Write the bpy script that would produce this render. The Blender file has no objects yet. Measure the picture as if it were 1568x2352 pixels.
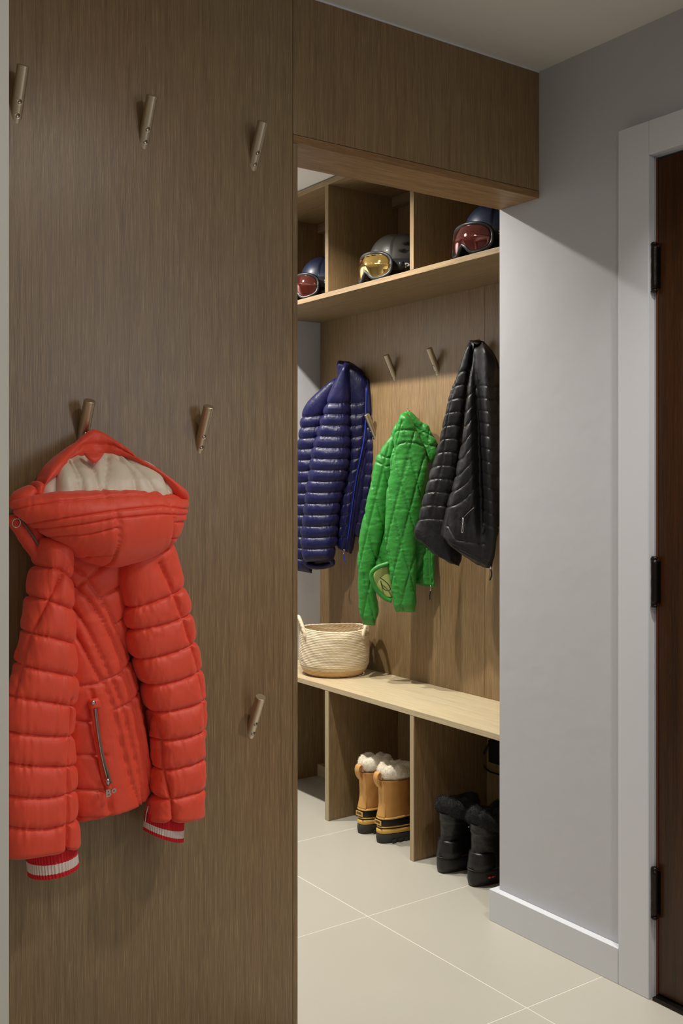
import bpy, bmesh, math, random
import numpy as np
from mathutils import Matrix, Vector
random.seed(7)
rng = np.random.default_rng(7)
scene = bpy.context.scene
col = scene.collection

# ------------------------------------------------------------------ camera, world, lights, exposure
H, F, CU, CV = 1.28, 2363.0, 784.0, 1107.0        # eye height (m), focal length (px), principal point (px)
YAW = math.radians(35.28)
cam_d = bpy.data.cameras.new('camera'); cam = bpy.data.objects.new('camera', cam_d); col.objects.link(cam)
cam.location = (0, 0, H); cam.rotation_euler = (math.radians(90), 0, -YAW)
cam_d.sensor_fit = 'VERTICAL'; cam_d.sensor_height = 36.0; cam_d.sensor_width = 24.0
cam_d.lens = F / 2352 * 36.0; cam_d.shift_y = -(1176 - CV) / 2352; cam_d.clip_start = 0.02
scene.camera = cam
scene.view_settings.view_transform = 'Standard'; scene.view_settings.look = 'None'
scene.view_settings.gamma = 1.0; scene.view_settings.use_curve_mapping = False
scene.view_settings.exposure = 0.0
world = bpy.data.worlds.new('world'); scene.world = world; world.use_nodes = True
world.node_tree.nodes['Background'].inputs[0].default_value = (0.75, 0.85, 1.0, 1)
world.node_tree.nodes['Background'].inputs[1].default_value = 0.3

def area_light(name, loc, rot, sx, sy, power, color, shape='RECTANGLE', spread=180):
    l = bpy.data.lights.new(name, 'AREA'); l.shape = shape; l.size = sx
    if shape in ('RECTANGLE', 'ELLIPSE'): l.size_y = sy
    l.energy = power; l.color = color; l.spread = math.radians(spread)
    o = bpy.data.objects.new(name, l); col.objects.link(o); o.location = loc; o.rotation_euler = rot
    return o
WARM = (1.0, 0.95, 0.86); COOL = (0.93, 0.965, 1.0)
# daylight coming in by the window in the right wall, behind the camera
area_light('window_daylight', (2.09, -0.85, 1.68), (0, math.radians(90), 0), 1.15, 1.1, 20, (0.97, 0.98, 1.0))
# recessed ceiling lamps: (x, y, power, colour, spread, radius)
DOWNLIGHTS = [(1.72, 2.74, 20, WARM, 142, .028), (1.72, 3.50, 22, WARM, 142, .028), (1.15, 0.60, 6.5, (1, .92, .8), 172, .05), (1.72, 1.05, 8.5, (1, .96, .9), 108, .05)]

# ------------------------------------------------------------------ photograph-to-place geometry
AX = np.array([math.sin(YAW), math.cos(YAW), 0.0]); RT = np.array([math.cos(YAW), -math.sin(YAW), 0.0])
EYE = np.array([0, 0, H])
def rays(u, v):
    u = np.asarray(u, float); v = np.asarray(v, float)
    d = AX * F + (u[..., None] - CU) * RT
    d[..., 2] = CV - v
    return d
def on_plane(u, v, p0, n):
    n = np.asarray(n, float); d = rays(u, v)
    t = np.asarray(((np.asarray(p0, float) - EYE) * n).sum(-1)) / (d * n).sum(-1)
    return EYE + d * t[..., None]
def atX(u, v, X): return on_plane(np.float64(u), np.float64(v), (X, 0, 0), (1, 0, 0))
def atY(u, v, Y): return on_plane(np.float64(u), np.float64(v), (0, Y, 0), (0, 1, 0))
def atZ(u, v, Z): return on_plane(np.float64(u), np.float64(v), (0, 0, Z), (0, 0, 1))

YW = 2.0285      # wood hook wall
XR = 2.112       # white right wall
XF = 2.200       # front of bench and cubbies
XB = 2.535       # back panel of the bench niche
YF = 3.745       # far white wall
ZC = 2.427       # ceiling

# ------------------------------------------------------------------ helpers
def lin(r, g, b):
    f = lambda c: (c / 255) / 12.92 if c / 255 <= .04045 else ((c / 255 + .055) / 1.055) ** 2.4
    return (f(r), f(g), f(b), 1)
def link_obj(name, me, material=None, parent=None):
    o = bpy.data.objects.new(name, me); col.objects.link(o)
    if material:
        for m in (material if isinstance(material, (list, tuple)) else [material]): me.materials.append(m)
    if parent is not None:
        o.parent = parent
        o.matrix_parent_inverse = parent_matrix(parent).inverted()
    return o
def parent_matrix(p):
    m = Matrix.LocRotScale(p.location, p.rotation_euler, p.scale)
    if p.parent: m = parent_matrix(p.parent) @ p.matrix_parent_inverse @ m
    return m
def tag(o, label=None, cat=None, group=None, kind=None):
    if label: o['label'] = label
    if cat: o['category'] = cat
    if group: o['group'] = group
    if kind: o['kind'] = kind
    return o
def thing(name, loc, label, cat, group=None, rz=0):
    o = bpy.data.objects.new(name, None); col.objects.link(o); o.location = loc; o.rotation_euler = (0, 0, rz)
    o.empty_display_size = .05
    return tag(o, label, cat, group)
def grid_mesh(name, P, wrap=True, caps=True, smooth=True, matidx=None):
    nt, na = P.shape[:2]
    idx = np.arange(nt * na).reshape(nt, na)
    a = idx[:-1]; b = idx[1:]
    if wrap: q = np.stack([a, np.roll(a, -1, 1), np.roll(b, -1, 1), b], -1).reshape(-1, 4)
    else: q = np.stack([a[:, :-1], a[:, 1:], b[:, 1:], b[:, :-1]], -1).reshape(-1, 4)
    faces = q.tolist()
    nq = len(faces)
    if caps and wrap:
        faces.append(idx[0, ::-1].tolist()); faces.append(idx[-1].tolist())
    me = bpy.data.meshes.new(name)
    me.from_pydata(P.reshape(-1, 3).tolist(), [], faces)
    me.polygons.foreach_set('use_smooth', [smooth] * len(me.polygons))
    if matidx is not None: me.polygons.foreach_set('material_index', list(matidx) + [0] * (len(faces) - nq))
    bm = bmesh.new(); bm.from_mesh(me); bmesh.ops.recalc_face_normals(bm, faces=bm.faces); bm.to_mesh(me); bm.free()
    return me
def box_bm(bm, x0, x1, y0, y1, z0, z1):
    r = bmesh.ops.create_cube(bm, size=1)
    for v in r['verts']:
        v.co = Vector(((x0 + x1) / 2 + v.co.x * (x1 - x0), (y0 + y1) / 2 + v.co.y * (y1 - y0), (z0 + z1) / 2 + v.co.z * (z1 - z0)))
    return r['verts']
def boxes(name, lst, material, parent=None, bevel=0.0):
    bm = bmesh.new()
    for b in lst: box_bm(bm, *b)
    if bevel > 0: bmesh.ops.bevel(bm, geom=list(bm.edges), offset=bevel, segments=2, affect='EDGES', profile=.6)
    me = bpy.data.meshes.new(name); bm.to_mesh(me); bm.free()
    return link_obj(name, me, material, parent)
def board(name, x0, x1, y0, y1, z0, z1, material, parent=None, bevel=.0012):
    return boxes(name, [(x0, x1, y0, y1, z0, z1)], material, parent, bevel)
def struct(o): o['kind'] = 'structure'; return o
def tube(pts, rad, n=12, closed=False, caps=True):
    P = np.asarray(pts, float); m = len(P)
    rad = np.broadcast_to(np.asarray(rad, float), (m,))
    T = np.gradient(P, axis=0) if not closed else np.roll(P, -1, 0) - np.roll(P, 1, 0)
    T /= np.linalg.norm(T, axis=1)[:, None] + 1e-12
    ref = np.array([0, 0, 1.0]) if abs(T[0, 2]) < .9 else np.array([1.0, 0, 0])
    N = np.zeros_like(P); N[0] = np.cross(T[0], ref); N[0] /= np.linalg.norm(N[0])
    for i in range(1, m):
        w = N[i - 1] - T[i] * (N[i - 1] @ T[i]); N[i] = w / (np.linalg.norm(w) + 1e-12)
    B = np.cross(T, N)
    th = np.linspace(0, 2 * np.pi, n, endpoint=False)
    R = P[:, None] + rad[:, None, None] * (np.cos(th)[None, :, None] * N[:, None] + np.sin(th)[None, :, None] * B[:, None])
    if closed: R = np.concatenate([R, R[:1]])
    return R
def tube_obj(name, pts, rad, material, parent=None, n=12, closed=False):
    return link_obj(name, grid_mesh(name, tube(pts, rad, n, closed), True, not closed), material, parent)
def spline(pts, n):
    """Catmull-Rom through the rows of pts"""
    P = np.asarray(pts, float)
    if len(P) == 2: return P[0] + (P[1] - P[0]) * np.linspace(0, 1, n)[:, None]
    seg = np.linalg.norm(np.diff(P[:, :2] if P.shape[1] > 3 else P, axis=0), axis=1) + 1e-9
    s = np.concatenate([[0], np.cumsum(seg)]); t = np.linspace(0, s[-1], n)
    m = np.zeros_like(P)
    m[1:-1] = (P[2:] - P[:-2]) / (s[2:] - s[:-2])[:, None]
    m[0] = (P[1] - P[0]) / seg[0]; m[-1] = (P[-1] - P[-2]) / seg[-1]
    i = np.clip(np.searchsorted(s, t, side='right') - 1, 0, len(P) - 2)
    h = (s[i + 1] - s[i])[:, None]; x = ((t - s[i])[:, None]) / h
    return (2 * x**3 - 3 * x**2 + 1) * P[i] + (x**3 - 2 * x**2 + x) * h * m[i] + (-2 * x**3 + 3 * x**2) * P[i + 1] + (x**3 - x**2) * h * m[i + 1]
def vnoise(p, seed=0):
    p = np.asarray(p, float); i = np.floor(p).astype(np.int64); f = p - i; f = f * f * (3 - 2 * f)
    def h(a, b, c):
        n = (a * 374761393 + b * 668265263 + c * 2147483647 + seed * 1274126177) & 0xffffffff
        n = ((n ^ (n >> 13)) * 1274126177) & 0xffffffff
        return ((n ^ (n >> 16)) & 0xffff) / 32767.5 - 1
    r = 0
    for dx in (0, 1):
        for dy in (0, 1):
            for dz in (0, 1):
                w = (f[..., 0] if dx else 1 - f[..., 0]) * (f[..., 1] if dy else 1 - f[..., 1]) * (f[..., 2] if dz else 1 - f[..., 2])
                r = r + w * h(i[..., 0] + dx, i[..., 1] + dy, i[..., 2] + dz)
    return r
def fbm(p, seed=0, oct=3):
    r = 0; a = 1.0
    for k in range(oct): r = r + a * vnoise(np.asarray(p) * 2.03**k, seed + k); a *= .5
    return r

# ------------------------------------------------------------------ materials
def new_mat(name):
    m = bpy.data.materials.new(name); m.use_nodes = True
    nt = m.node_tree; b = nt.nodes['Principled BSDF']
    return m, nt, b
def plain(name, c, rough=.5, metal=0.0, spec=.5, bump=0.0, bscale=60, var=0.0, vscale=4, sheen=0.0, coat=0.0, stretch=(1, 1, 1), trans=0.0, bdist=.004):
    m, nt, b = new_mat(name)
    b.inputs['Base Color'].default_value = c; b.inputs['Roughness'].default_value = rough
    b.inputs['Metallic'].default_value = metal; b.inputs['Specular IOR Level'].default_value = spec
    b.inputs['Sheen Weight'].default_value = sheen; b.inputs['Coat Weight'].default_value = coat
    b.inputs['Transmission Weight'].default_value = trans
    tc = nt.nodes.new('ShaderNodeTexCoord'); mp = nt.nodes.new('ShaderNodeMapping'); mp.inputs['Scale'].default_value = stretch
    nt.links.new(tc.outputs['Object'], mp.inputs[0])
    n = nt.nodes.new('ShaderNodeTexNoise'); n.inputs['Scale'].default_value = vscale; n.inputs['Detail'].default_value = 4
    nt.links.new(mp.outputs[0], n.inputs['Vector'])
    mx = nt.nodes.new('ShaderNodeMix'); mx.data_type = 'RGBA'
    mx.inputs[6].default_value = tuple(max(0, x * (1 - var)) for x in c[:3]) + (1,)
    mx.inputs[7].default_value = tuple(min(1, x * (1 + var)) for x in c[:3]) + (1,)
    nt.links.new(n.outputs['Fac'], mx.inputs[0]); nt.links.new(mx.outputs[2], b.inputs['Base Color'])
    if bump > 0:
        n2 = nt.nodes.new('ShaderNodeTexNoise'); n2.inputs['Scale'].default_value = bscale; n2.inputs['Detail'].default_value = 3
        nt.links.new(mp.outputs[0], n2.inputs['Vector'])
        bp = nt.nodes.new('ShaderNodeBump'); bp.inputs['Strength'].default_value = bump; bp.inputs['Distance'].default_value = bdist
        nt.links.new(n2.outputs['Fac'], bp.inputs['Height']); nt.links.new(bp.outputs[0], b.inputs['Normal'])
    return m
def wood(name, axis, dark, mid, light, rough=.46, fine=420, spec=.4):
    """brushed limed oak: fine pale flecks along the grain axis"""
    m, nt, b = new_mat(name); L = nt.links.new
    b.inputs['Roughness'].default_value = rough; b.inputs['Specular IOR Level'].default_value = spec
    tc = nt.nodes.new('ShaderNodeTexCoord')
    def noise(sc_across, sc_along, detail, off=0):
        mp = nt.nodes.new('ShaderNodeMapping'); s = [sc_across] * 3; s['XYZ'.index(axis)] = sc_along
        mp.inputs['Scale'].default_value = s; mp.inputs['Location'].default_value = (off, off * .7, off * .3)
        L(tc.outputs['Object'], mp.inputs[0])
        n = nt.nodes.new('ShaderNodeTexNoise'); n.inputs['Scale'].default_value = 1; n.inputs['Detail'].default_value = detail
        n.inputs['Roughness'].default_value = .6
        L(mp.outputs[0], n.inputs['Vector']); return n
    n1 = noise(fine * .38, 3.0, 4); n2 = noise(fine * 1.5, 13, 2, 3.1); n3 = noise(3.5, .7, 2, 9.7)
    r1 = nt.nodes.new('ShaderNodeValToRGB'); L(n1.outputs['Fac'], r1.inputs[0])
    r1.color_ramp.elements[0].position = .30; r1.color_ramp.elements[0].color = dark
    r1.color_ramp.elements[1].position = .72; r1.color_ramp.elements[1].color = mid
    r2 = nt.nodes.new('ShaderNodeValToRGB'); L(n2.outputs['Fac'], r2.inputs[0])
    r2.color_ramp.elements[0].position = .50; r2.color_ramp.elements[0].color = (0, 0, 0, 1)
    r2.color_ramp.elements[1].position = .68; r2.color_ramp.elements[1].color = (.58, .58, .58, 1)
    mx = nt.nodes.new('ShaderNodeMix'); mx.data_type = 'RGBA'
    L(r2.outputs[0], mx.inputs[0]); L(r1.outputs[0], mx.inputs[6]); mx.inputs[7].default_value = light
    mx2 = nt.nodes.new('ShaderNodeMix'); mx2.data_type = 'RGBA'; mx2.blend_type = 'MULTIPLY'; mx2.inputs[0].default_value = .35
    r3 = nt.nodes.new('ShaderNodeValToRGB'); L(n3.outputs['Fac'], r3.inputs[0])
    r3.color_ramp.elements[0].position = .3; r3.color_ramp.elements[0].color = (1, .78, .62, 1)
    r3.color_ramp.elements[1].position = .7; r3.color_ramp.elements[1].color = (.92, 1, .9, 1)
    L(mx.outputs[2], mx2.inputs[6]); L(r3.outputs[0], mx2.inputs[7]); L(mx2.outputs[2], b.inputs['Base Color'])
    bp = nt.nodes.new('ShaderNodeBump'); bp.inputs['Strength'].default_value = .25; bp.inputs['Distance'].default_value = .001
    L(n2.outputs['Fac'], bp.inputs['Height']); L(bp.outputs[0], b.inputs['Normal'])
    return m
OAK = [lin(116, 94, 66), lin(141, 116, 84), lin(170, 148, 110)]
M = {}
M['oak_z'] = wood('oak vertical grain', 'Z', *OAK, rough=.42)
M['oak_hall'] = wood('oak vertical grain of the hook wall', 'Z', *OAK, rough=.33, spec=.55)
M['oak_y'] = wood('oak grain along the bench', 'Y', lin(182, 165, 134), lin(199, 183, 153), lin(210, 196, 168), fine=260)
M['oak_shelf'] = wood('oak shelf grain along the wall', 'Y', lin(118, 98, 70), lin(146, 124, 92), lin(164, 143, 108), rough=.5, fine=300)
M['oak_x'] = wood('oak grain along the header', 'X', lin(118, 88, 54), lin(152, 118, 78), lin(165, 138, 98), fine=90)
M['oak_edge'] = wood('oak edge banding', 'Z', lin(166, 150, 118), lin(188, 172, 140), lin(200, 186, 156), fine=300)
M['white_wall'] = plain('white wall paint', lin(194, 195, 200), .62, bump=.12, bscale=14, var=.01, bdist=.01)
M['stub_wall'] = plain('warm white wall paint', lin(214, 209, 198), .62, bump=.12, bscale=14, bdist=.01)
M['white_trim'] = plain('white satin trim paint', lin(216, 218, 224), .35, bump=.05, bscale=30)
M['ceiling'] = plain('ceiling paint', lin(216, 213, 206), .8, bump=.05, bscale=40)
M['tile'] = plain('cream porcelain tile', lin(182, 178, 166), .36, var=.055, vscale=2.6, bump=.03, bscale=20)
M['grout'] = plain('pale grout', lin(214, 210, 199), .8)
M['door'] = wood('dark stained door', 'Z', lin(44, 24, 8), lin(68, 38, 14), lin(78, 48, 20), rough=.3, fine=200)
M['door_edge'] = plain('door edge', lin(92, 52, 30), .5)
M['bronze'] = plain('dark bronze', lin(52, 46, 42), .38, metal=.9, var=.3, vscale=90, bump=.2, bscale=200)
M['nickel'] = plain('brushed champagne nickel', lin(206, 190, 166), .38, metal=1.0, bump=.08, bscale=30, stretch=(1, 1, 30))
M['screw'] = plain('screw steel', lin(190, 180, 170), .25, metal=1.0)
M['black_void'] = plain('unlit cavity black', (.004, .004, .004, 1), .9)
M['red'] = plain('coral red nylon', lin(234, 74, 46), .52, sheen=.15, bump=.22, bscale=55, stretch=(1, 1, .45), bdist=.006, var=.03)
M['cream'] = plain('cream satin lining', lin(222, 208, 188), .45, bump=.2, bscale=30, stretch=(1.5, 1.5, .3), bdist=.006)
M['rib_red'] = plain('red rib knit', lin(206, 24, 34), .85)
M['rib_white'] = plain('white rib knit', lin(222, 204, 196), .85)
M['zip_tape'] = plain('taupe zip tape', lin(116, 96, 84), .7)
M['steel'] = plain('polished steel', lin(200, 196, 190), .22, metal=1.0)
M['navy'] = plain('glossy navy nylon', lin(18, 18, 64), .40, spec=.36, bump=.35, bscale=70, stretch=(1, 1, .5), bdist=.006)
M['navy_zip'] = plain('royal blue zip', lin(24, 62, 190), .5)
M['green'] = plain('bright green nylon', lin(46, 128, 48), .44, spec=.4, bump=.35, bscale=48, bdist=.006)
M['green_lining'] = plain('pale green lining', lin(160, 170, 96), .6)
M['black_nylon'] = plain('black nylon', lin(21, 20, 22), .44, spec=.36, bump=.35, bscale=50, bdist=.006)
M['black_plastic'] = plain('black plastic', lin(14, 14, 15), .38)
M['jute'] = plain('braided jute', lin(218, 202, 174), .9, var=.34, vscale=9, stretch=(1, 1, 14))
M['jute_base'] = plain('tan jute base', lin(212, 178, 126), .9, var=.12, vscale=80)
M['tan'] = plain('tan nubuck leather', lin(184, 130, 66), .60, var=.16, vscale=14, bump=.45, bscale=26)
M['tan_light'] = plain('pale tan leather', lin(204, 152, 84), .6, var=.08, vscale=16, bump=.12, bscale=120)
M['gum'] = plain('gum yellow rubber', lin(212, 168, 84), .5)
M['rubber'] = plain('black rubber', lin(22, 21, 20), .42, bump=.1, bscale=60)
M['sole'] = plain('grey black sole', lin(50, 48, 44), .7, bump=.2, bscale=80)
M['shearling'] = plain('white shearling', lin(238, 230, 214), .95, var=.05, vscale=60)
M['black_fur'] = plain('black fur', lin(26, 25, 26), .85, var=.3, vscale=60)
M['boot_black'] = plain('black boot leather', lin(15, 15, 15), .40, bump=.3, bscale=60)
M['logo_red'] = plain('red logo', lin(206, 40, 40), .5)
M['label_ink'] = plain('label ink', lin(58, 40, 20), .7)
M['shell_grey'] = plain('matt graphite helmet shell', lin(60, 58, 54), .45, coat=.15)
M['shell_navy'] = plain('satin navy helmet shell', lin(26, 38, 66), .40, coat=.2)
M['strap'] = plain('black elastic strap', lin(14, 14, 16), .8)
M['silver_print'] = plain('silver print', lin(196, 196, 196), .5)
M['frame_grey'] = plain('charcoal goggle frame', lin(44, 46, 48), .4)
M['foam'] = plain('goggle foam', lin(70, 58, 44), .9)
M['lens_gold'] = plain('gold mirror lens', lin(248, 212, 130), .03, metal=1.0)
M['lens_rose'] = plain('rose amber lens', lin(100, 38, 28), .05, metal=.7, coat=1.0)

# ------------------------------------------------------------------ the setting
floor = struct(boxes('floor', [(-1.7, 2.56, -2.3, 3.76, -.06, -.0006)], M['grout']))
TS = .647; G = .0012
tb = bmesh.new(); box_bm(tb, G, TS - G, G, TS - G, -.006, 0)
bmesh.ops.bevel(tb, geom=[e for e in tb.edges if all(v.co.z > -.001 for v in e.verts)], offset=.001, segments=1, affect='EDGES')
tile_me = bpy.data.meshes.new('tile'); tb.to_mesh(tile_me); tb.free(); tile_me.materials.append(M['tile'])
k0 = 0
for ix in range(-5, 2):
    for iy in range(-6, 4):
        t = bpy.data.objects.new('tile', tile_me); col.objects.link(t)
        t.location = (1.815 + ix * TS, 1.785 + iy * TS, 0); t.parent = floor
        if ix == 1 or iy == 3 or ix == -5 or iy == -6:      # cut tiles along the walls
            x0, x1 = max(1.815 + ix * TS + G, -1.69), min(1.815 + (ix + 1) * TS - G, 2.555)
            y0, y1 = max(1.785 + iy * TS + G, -2.29), min(1.785 + (iy + 1) * TS - G, 3.755)
            if x1 - x0 < .02 or y1 - y0 < .02: bpy.data.objects.remove(t); continue
            b_ = bmesh.new(); box_bm(b_, x0, x1, y0, y1, -.006, 0)
            me = bpy.data.meshes.new('tile'); b_.to_mesh(me); b_.free(); me.materials.append(M['tile'])
            t.data = me; t.location = (0, 0, 0)
ceiling = struct(boxes('ceiling', [(-1.7, 2.7, -2.3, 3.9, ZC, ZC + .1)], M['ceiling']))
DY0, DY1, DZ = .78, 1.634, 2.0855
WY0, WY1, WZ0, WZ1 = -1.40, -.30, 1.1, 2.26
wall_right = struct(boxes('wall_right', [
    (XR, 2.7, -2.2, WY0, 0, ZC), (XR, 2.7, WY0, WY1, 0, WZ0), (XR, 2.7, WY0, WY1, WZ1, ZC), (XR, 2.7, WY1, DY0, 0, ZC),
    (XR, 2.7, DY0, DY1, DZ, ZC), (XR, 2.7, DY1, 2.186, 0, ZC), (XR + .06, 2.7, DY0, DY1, 0, DZ)], M['white_wall']))
win = struct(boxes('window_1', [(XR + .02, XR + .06, WY0, WY0 + .05, WZ0, WZ1), (XR + .02, XR + .06, WY1 - .05, WY1, WZ0, WZ1),
    (XR + .02, XR + .06, WY0 + .05, WY1 - .05, WZ0, WZ0 + .05), (XR + .02, XR + .06, WY0 + .05, WY1 - .05, WZ1 - .05, WZ1)], M['white_trim']))
wall_far = struct(boxes('wall_far', [(-.7, 2.56, YF, YF + .1, 0, ZC)], M['white_wall']))
wall_niche = struct(boxes('wall_niche', [(2.556, 2.7, 2.186, YF, 0, ZC)], M['white_wall']))
wall_back = struct(boxes('wall_back', [(-1.7, 2.7, -2.3, -2.2, 0, ZC)], M['white_wall']))
wall_hall = struct(boxes('wall_hall', [(-1.7, -1.6, -2.2, 1.55, 0, ZC)], M['white_wall']))
wall_mudroom = struct(boxes('wall_mudroom', [(-.7, -.6, 2.182, YF, 0, ZC)], M['white_wall']))
XL = float(atY(20.5, 1100, 1.56)[0])
wall_left = struct(boxes('wall_left', [(-1.7, XL, 1.56, 2.182, 0, ZC)], M['stub_wall']))

# wood clad partition with the opening
XJ0, XJ1 = 1.2965, 1.3095; ZS0, ZS1 = 2.073, 2.0925
part_wall = struct(boxes('wall_partition', [(XL + .002, XJ0 - .003, YW + .019, 2.180, 0, ZC), (XJ0 - .003, XR, YW + .019, 2.180, ZS1 + .001, ZC)], M['white_wall']))
board('hook_panel', XL + .002, XJ0 - .0012, YW, YW + .0185, 0, ZC - .001, M['oak_hall'], part_wall, .0008)
board('jamb_board', XJ0, XJ1, YW, 2.182, 0, ZS0 - .0005, M['oak_z'], part_wall, .0008)
board('header_panel', XJ0, XR - .001, YW, YW + .0185, ZS1 + .0012, ZC - .004, M['oak_z'], part_wall, .0008)
board('soffit_board', XJ0, XR - .001, YW - .0004, 2.182, ZS0, ZS1, M['oak_x'], part_wall, .001)
boxes('caulk_line', [(XJ0, XR, YW - .0015, YW + .003, ZC - .004, ZC)], M['white_trim'], part_wall)

# niche back panel: two sheets of oak
niche = struct(boxes('wall_panel', [(XB + .018, XB + .0205, 2.188, YF - .001, 0, ZC - .001)], M['oak_z']))
board('panel_sheet', XB, XB + .018, 2.700, YF - .001, 0, 2.402, M['oak_z'], niche, .0006)
board('panel_sheet', XB, XB + .018, 2.188, 2.6988, 0, 2.402, M['oak_z'], niche, .0006)

# baseboard round the end of the white wall, door casing, door
boards = struct(board('baseboard_right', XR - .0235, XR - .0005, 1.7335, 2.2055, 0, .091, M['white_trim'], None, .0015))
board('return_board', XR - .0004, XF - .004, 2.1865, 2.2055, 0, .091, M['white_trim'], boards, .0015)
CW = .094; CX = XR - .0235
trim = struct(board('trim_1', CX, XR - .0005, DY1 + .004, DY1 + CW + .004, 0, DZ + .088, M['white_trim'], None, .002))
board('casing_head', CX, XR - .0005, DY0 - CW, DY1 + .0035, DZ + .003, DZ + .088, M['white_trim'], trim, .002)
board('casing_leg', CX, XR - .0005, DY0 - CW, DY0 - .004, 0, DZ + .0025, M['white_trim'], trim, .002)
door = struct(board('door_1', XR + .001, XR + .045, DY0 + .004, DY1 - .006, .012, DZ - .006, M['door'], None, .002))
board('door_edge_strip', XR - .002, XR + .004, DY1 - .0055, DY1 - .001, .01, DZ - .003, M['door_edge'], door, .0005)
board('threshold', XR - .02, XR + .05, DY0 + .004, DY1 - .004, .0005, .009, M['bronze'], door, .002)
for z0, z1 in ((1.757, 1.865), (.978, 1.088), (.207, .320)):
    hg = tube_obj('hinge', [(XR - .011, DY1 - .004, z0 + (z1 - z0) * k / 12) for k in range(13)],
                  [.0074] + [.0082] * 3 + [.0075] + [.0082] * 3 + [.0075] + [.0082] * 3 + [.0074], M['bronze'], door, 20)
    boxes('hinge_leaf', [(XR - .0012, XR + .0009, DY1 - .014, DY1 - .006, z0 + .004, z1 - .004)], M['bronze'], hg)
    for zz in (z0 - .004, z1 + .004):
        tube_obj('hinge_cap', [(XR - .011, DY1 - .004, zz - .004), (XR - .011, DY1 - .004, zz), (XR - .011, DY1 - .004, zz + .004)], [.0064, .0092, .0064], M['bronze'], hg, 16)

# recessed downlights
for i, (x, y, pw, c, spread, r) in enumerate(DOWNLIGHTS):
    d = thing('downlight', (x, y, ZC - .004), ('round recessed ceiling lamp over the opening', 'round recessed ceiling lamp near the far wall', 'round recessed ceiling lamp in the middle of the hall', 'round recessed ceiling lamp in front of the dark door')[i], 'ceiling lamp', 'recessed ceiling lamps')
    th = np.linspace(0, 2 * np.pi, 40, endpoint=False)
    prof = [(.062, .003), (.064, -.002), (.074, -.003), (.076, .003)]
    P = np.array([[(x + a * math.cos(t), y + a * math.sin(t), ZC - .004 + b) for t in th] for a, b in prof])
    link_obj('trim_ring', grid_mesh('trim_ring', P, True, False), M['white_trim'], d)
    area_light('lamp_light', (x, y, ZC - .012), (0, 0, 0), r * 2, r * 2, pw, c, 'DISK', spread)

# ------------------------------------------------------------------ bench and cubbies
bench = thing('bench', (2.36, 2.96, 0), 'pale oak bench with open shoe bays under its seat', 'bench')
board('seat_board', XF, XB - .001, 2.209, YF - .002, .4915, .511, M['oak_y'], bench, .0012)
def divider(parent, y0, y1, z0, z1, edge='oak_edge', nm='divider'):
    o = board(nm, XF + .0048, XB - .001, y0, y1, z0, z1, M['oak_z'], parent, .0005)
    board('edge_band', XF + .0005, XF + .0046, y0, y1, z0, z1, M[edge], o, .0008)
YD = [(2.690, 2.7098), (3.1965, 3.2190)]
for y0, y1 in YD: divider(bench, y0, y1, .0005, .4910)
divider(bench, YF - .022, YF - .002, .0005, .4910, nm='end_panel')
divider(bench, 2.209, 2.229, .0005, .4910, nm='end_panel')
board('corner_cleat', XB - .03, XB - .001, 3.660, YF - .0225, .0005, .05, M['oak_y'], bench)
cub = thing('cubby_shelf', (2.36, 2.96, 1.978), 'oak cubby shelf with dividers below the ceiling, holding helmets', 'shelf')
board('shelf_board', XF, XB - .001, 2.209, YF - .002, 1.978, 1.9965, M['oak_shelf'], cub, .0012)
board('top_board', XF, XB - .001, 2.209, YF - .002, 2.402, 2.4225, M['oak_shelf'], cub, .0012)
for y0, y1 in YD: divider(cub, y0, y1, 1.997, 2.4015, 'oak_z')
divider(cub, YF - .022, YF - .002, 1.997, 2.4015, nm='end_panel')
divider(cub, 2.209, 2.229, 1.997, 2.4015, nm='end_panel')
for y0, y1 in ((2.23, 2.6895), (2.710, 3.196), (3.2195, YF - .0225)):
    c = board('cleat', XB - .031, XB - .001, y0, y1, 2.363, 2.4015, M['oak_shelf'], cub)
    tube_obj('screw', [(XB - .033, y0 + .05, 2.382), (XB - .0312, y0 + .05, 2.382)], .004, M['screw'], c, 10)

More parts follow.
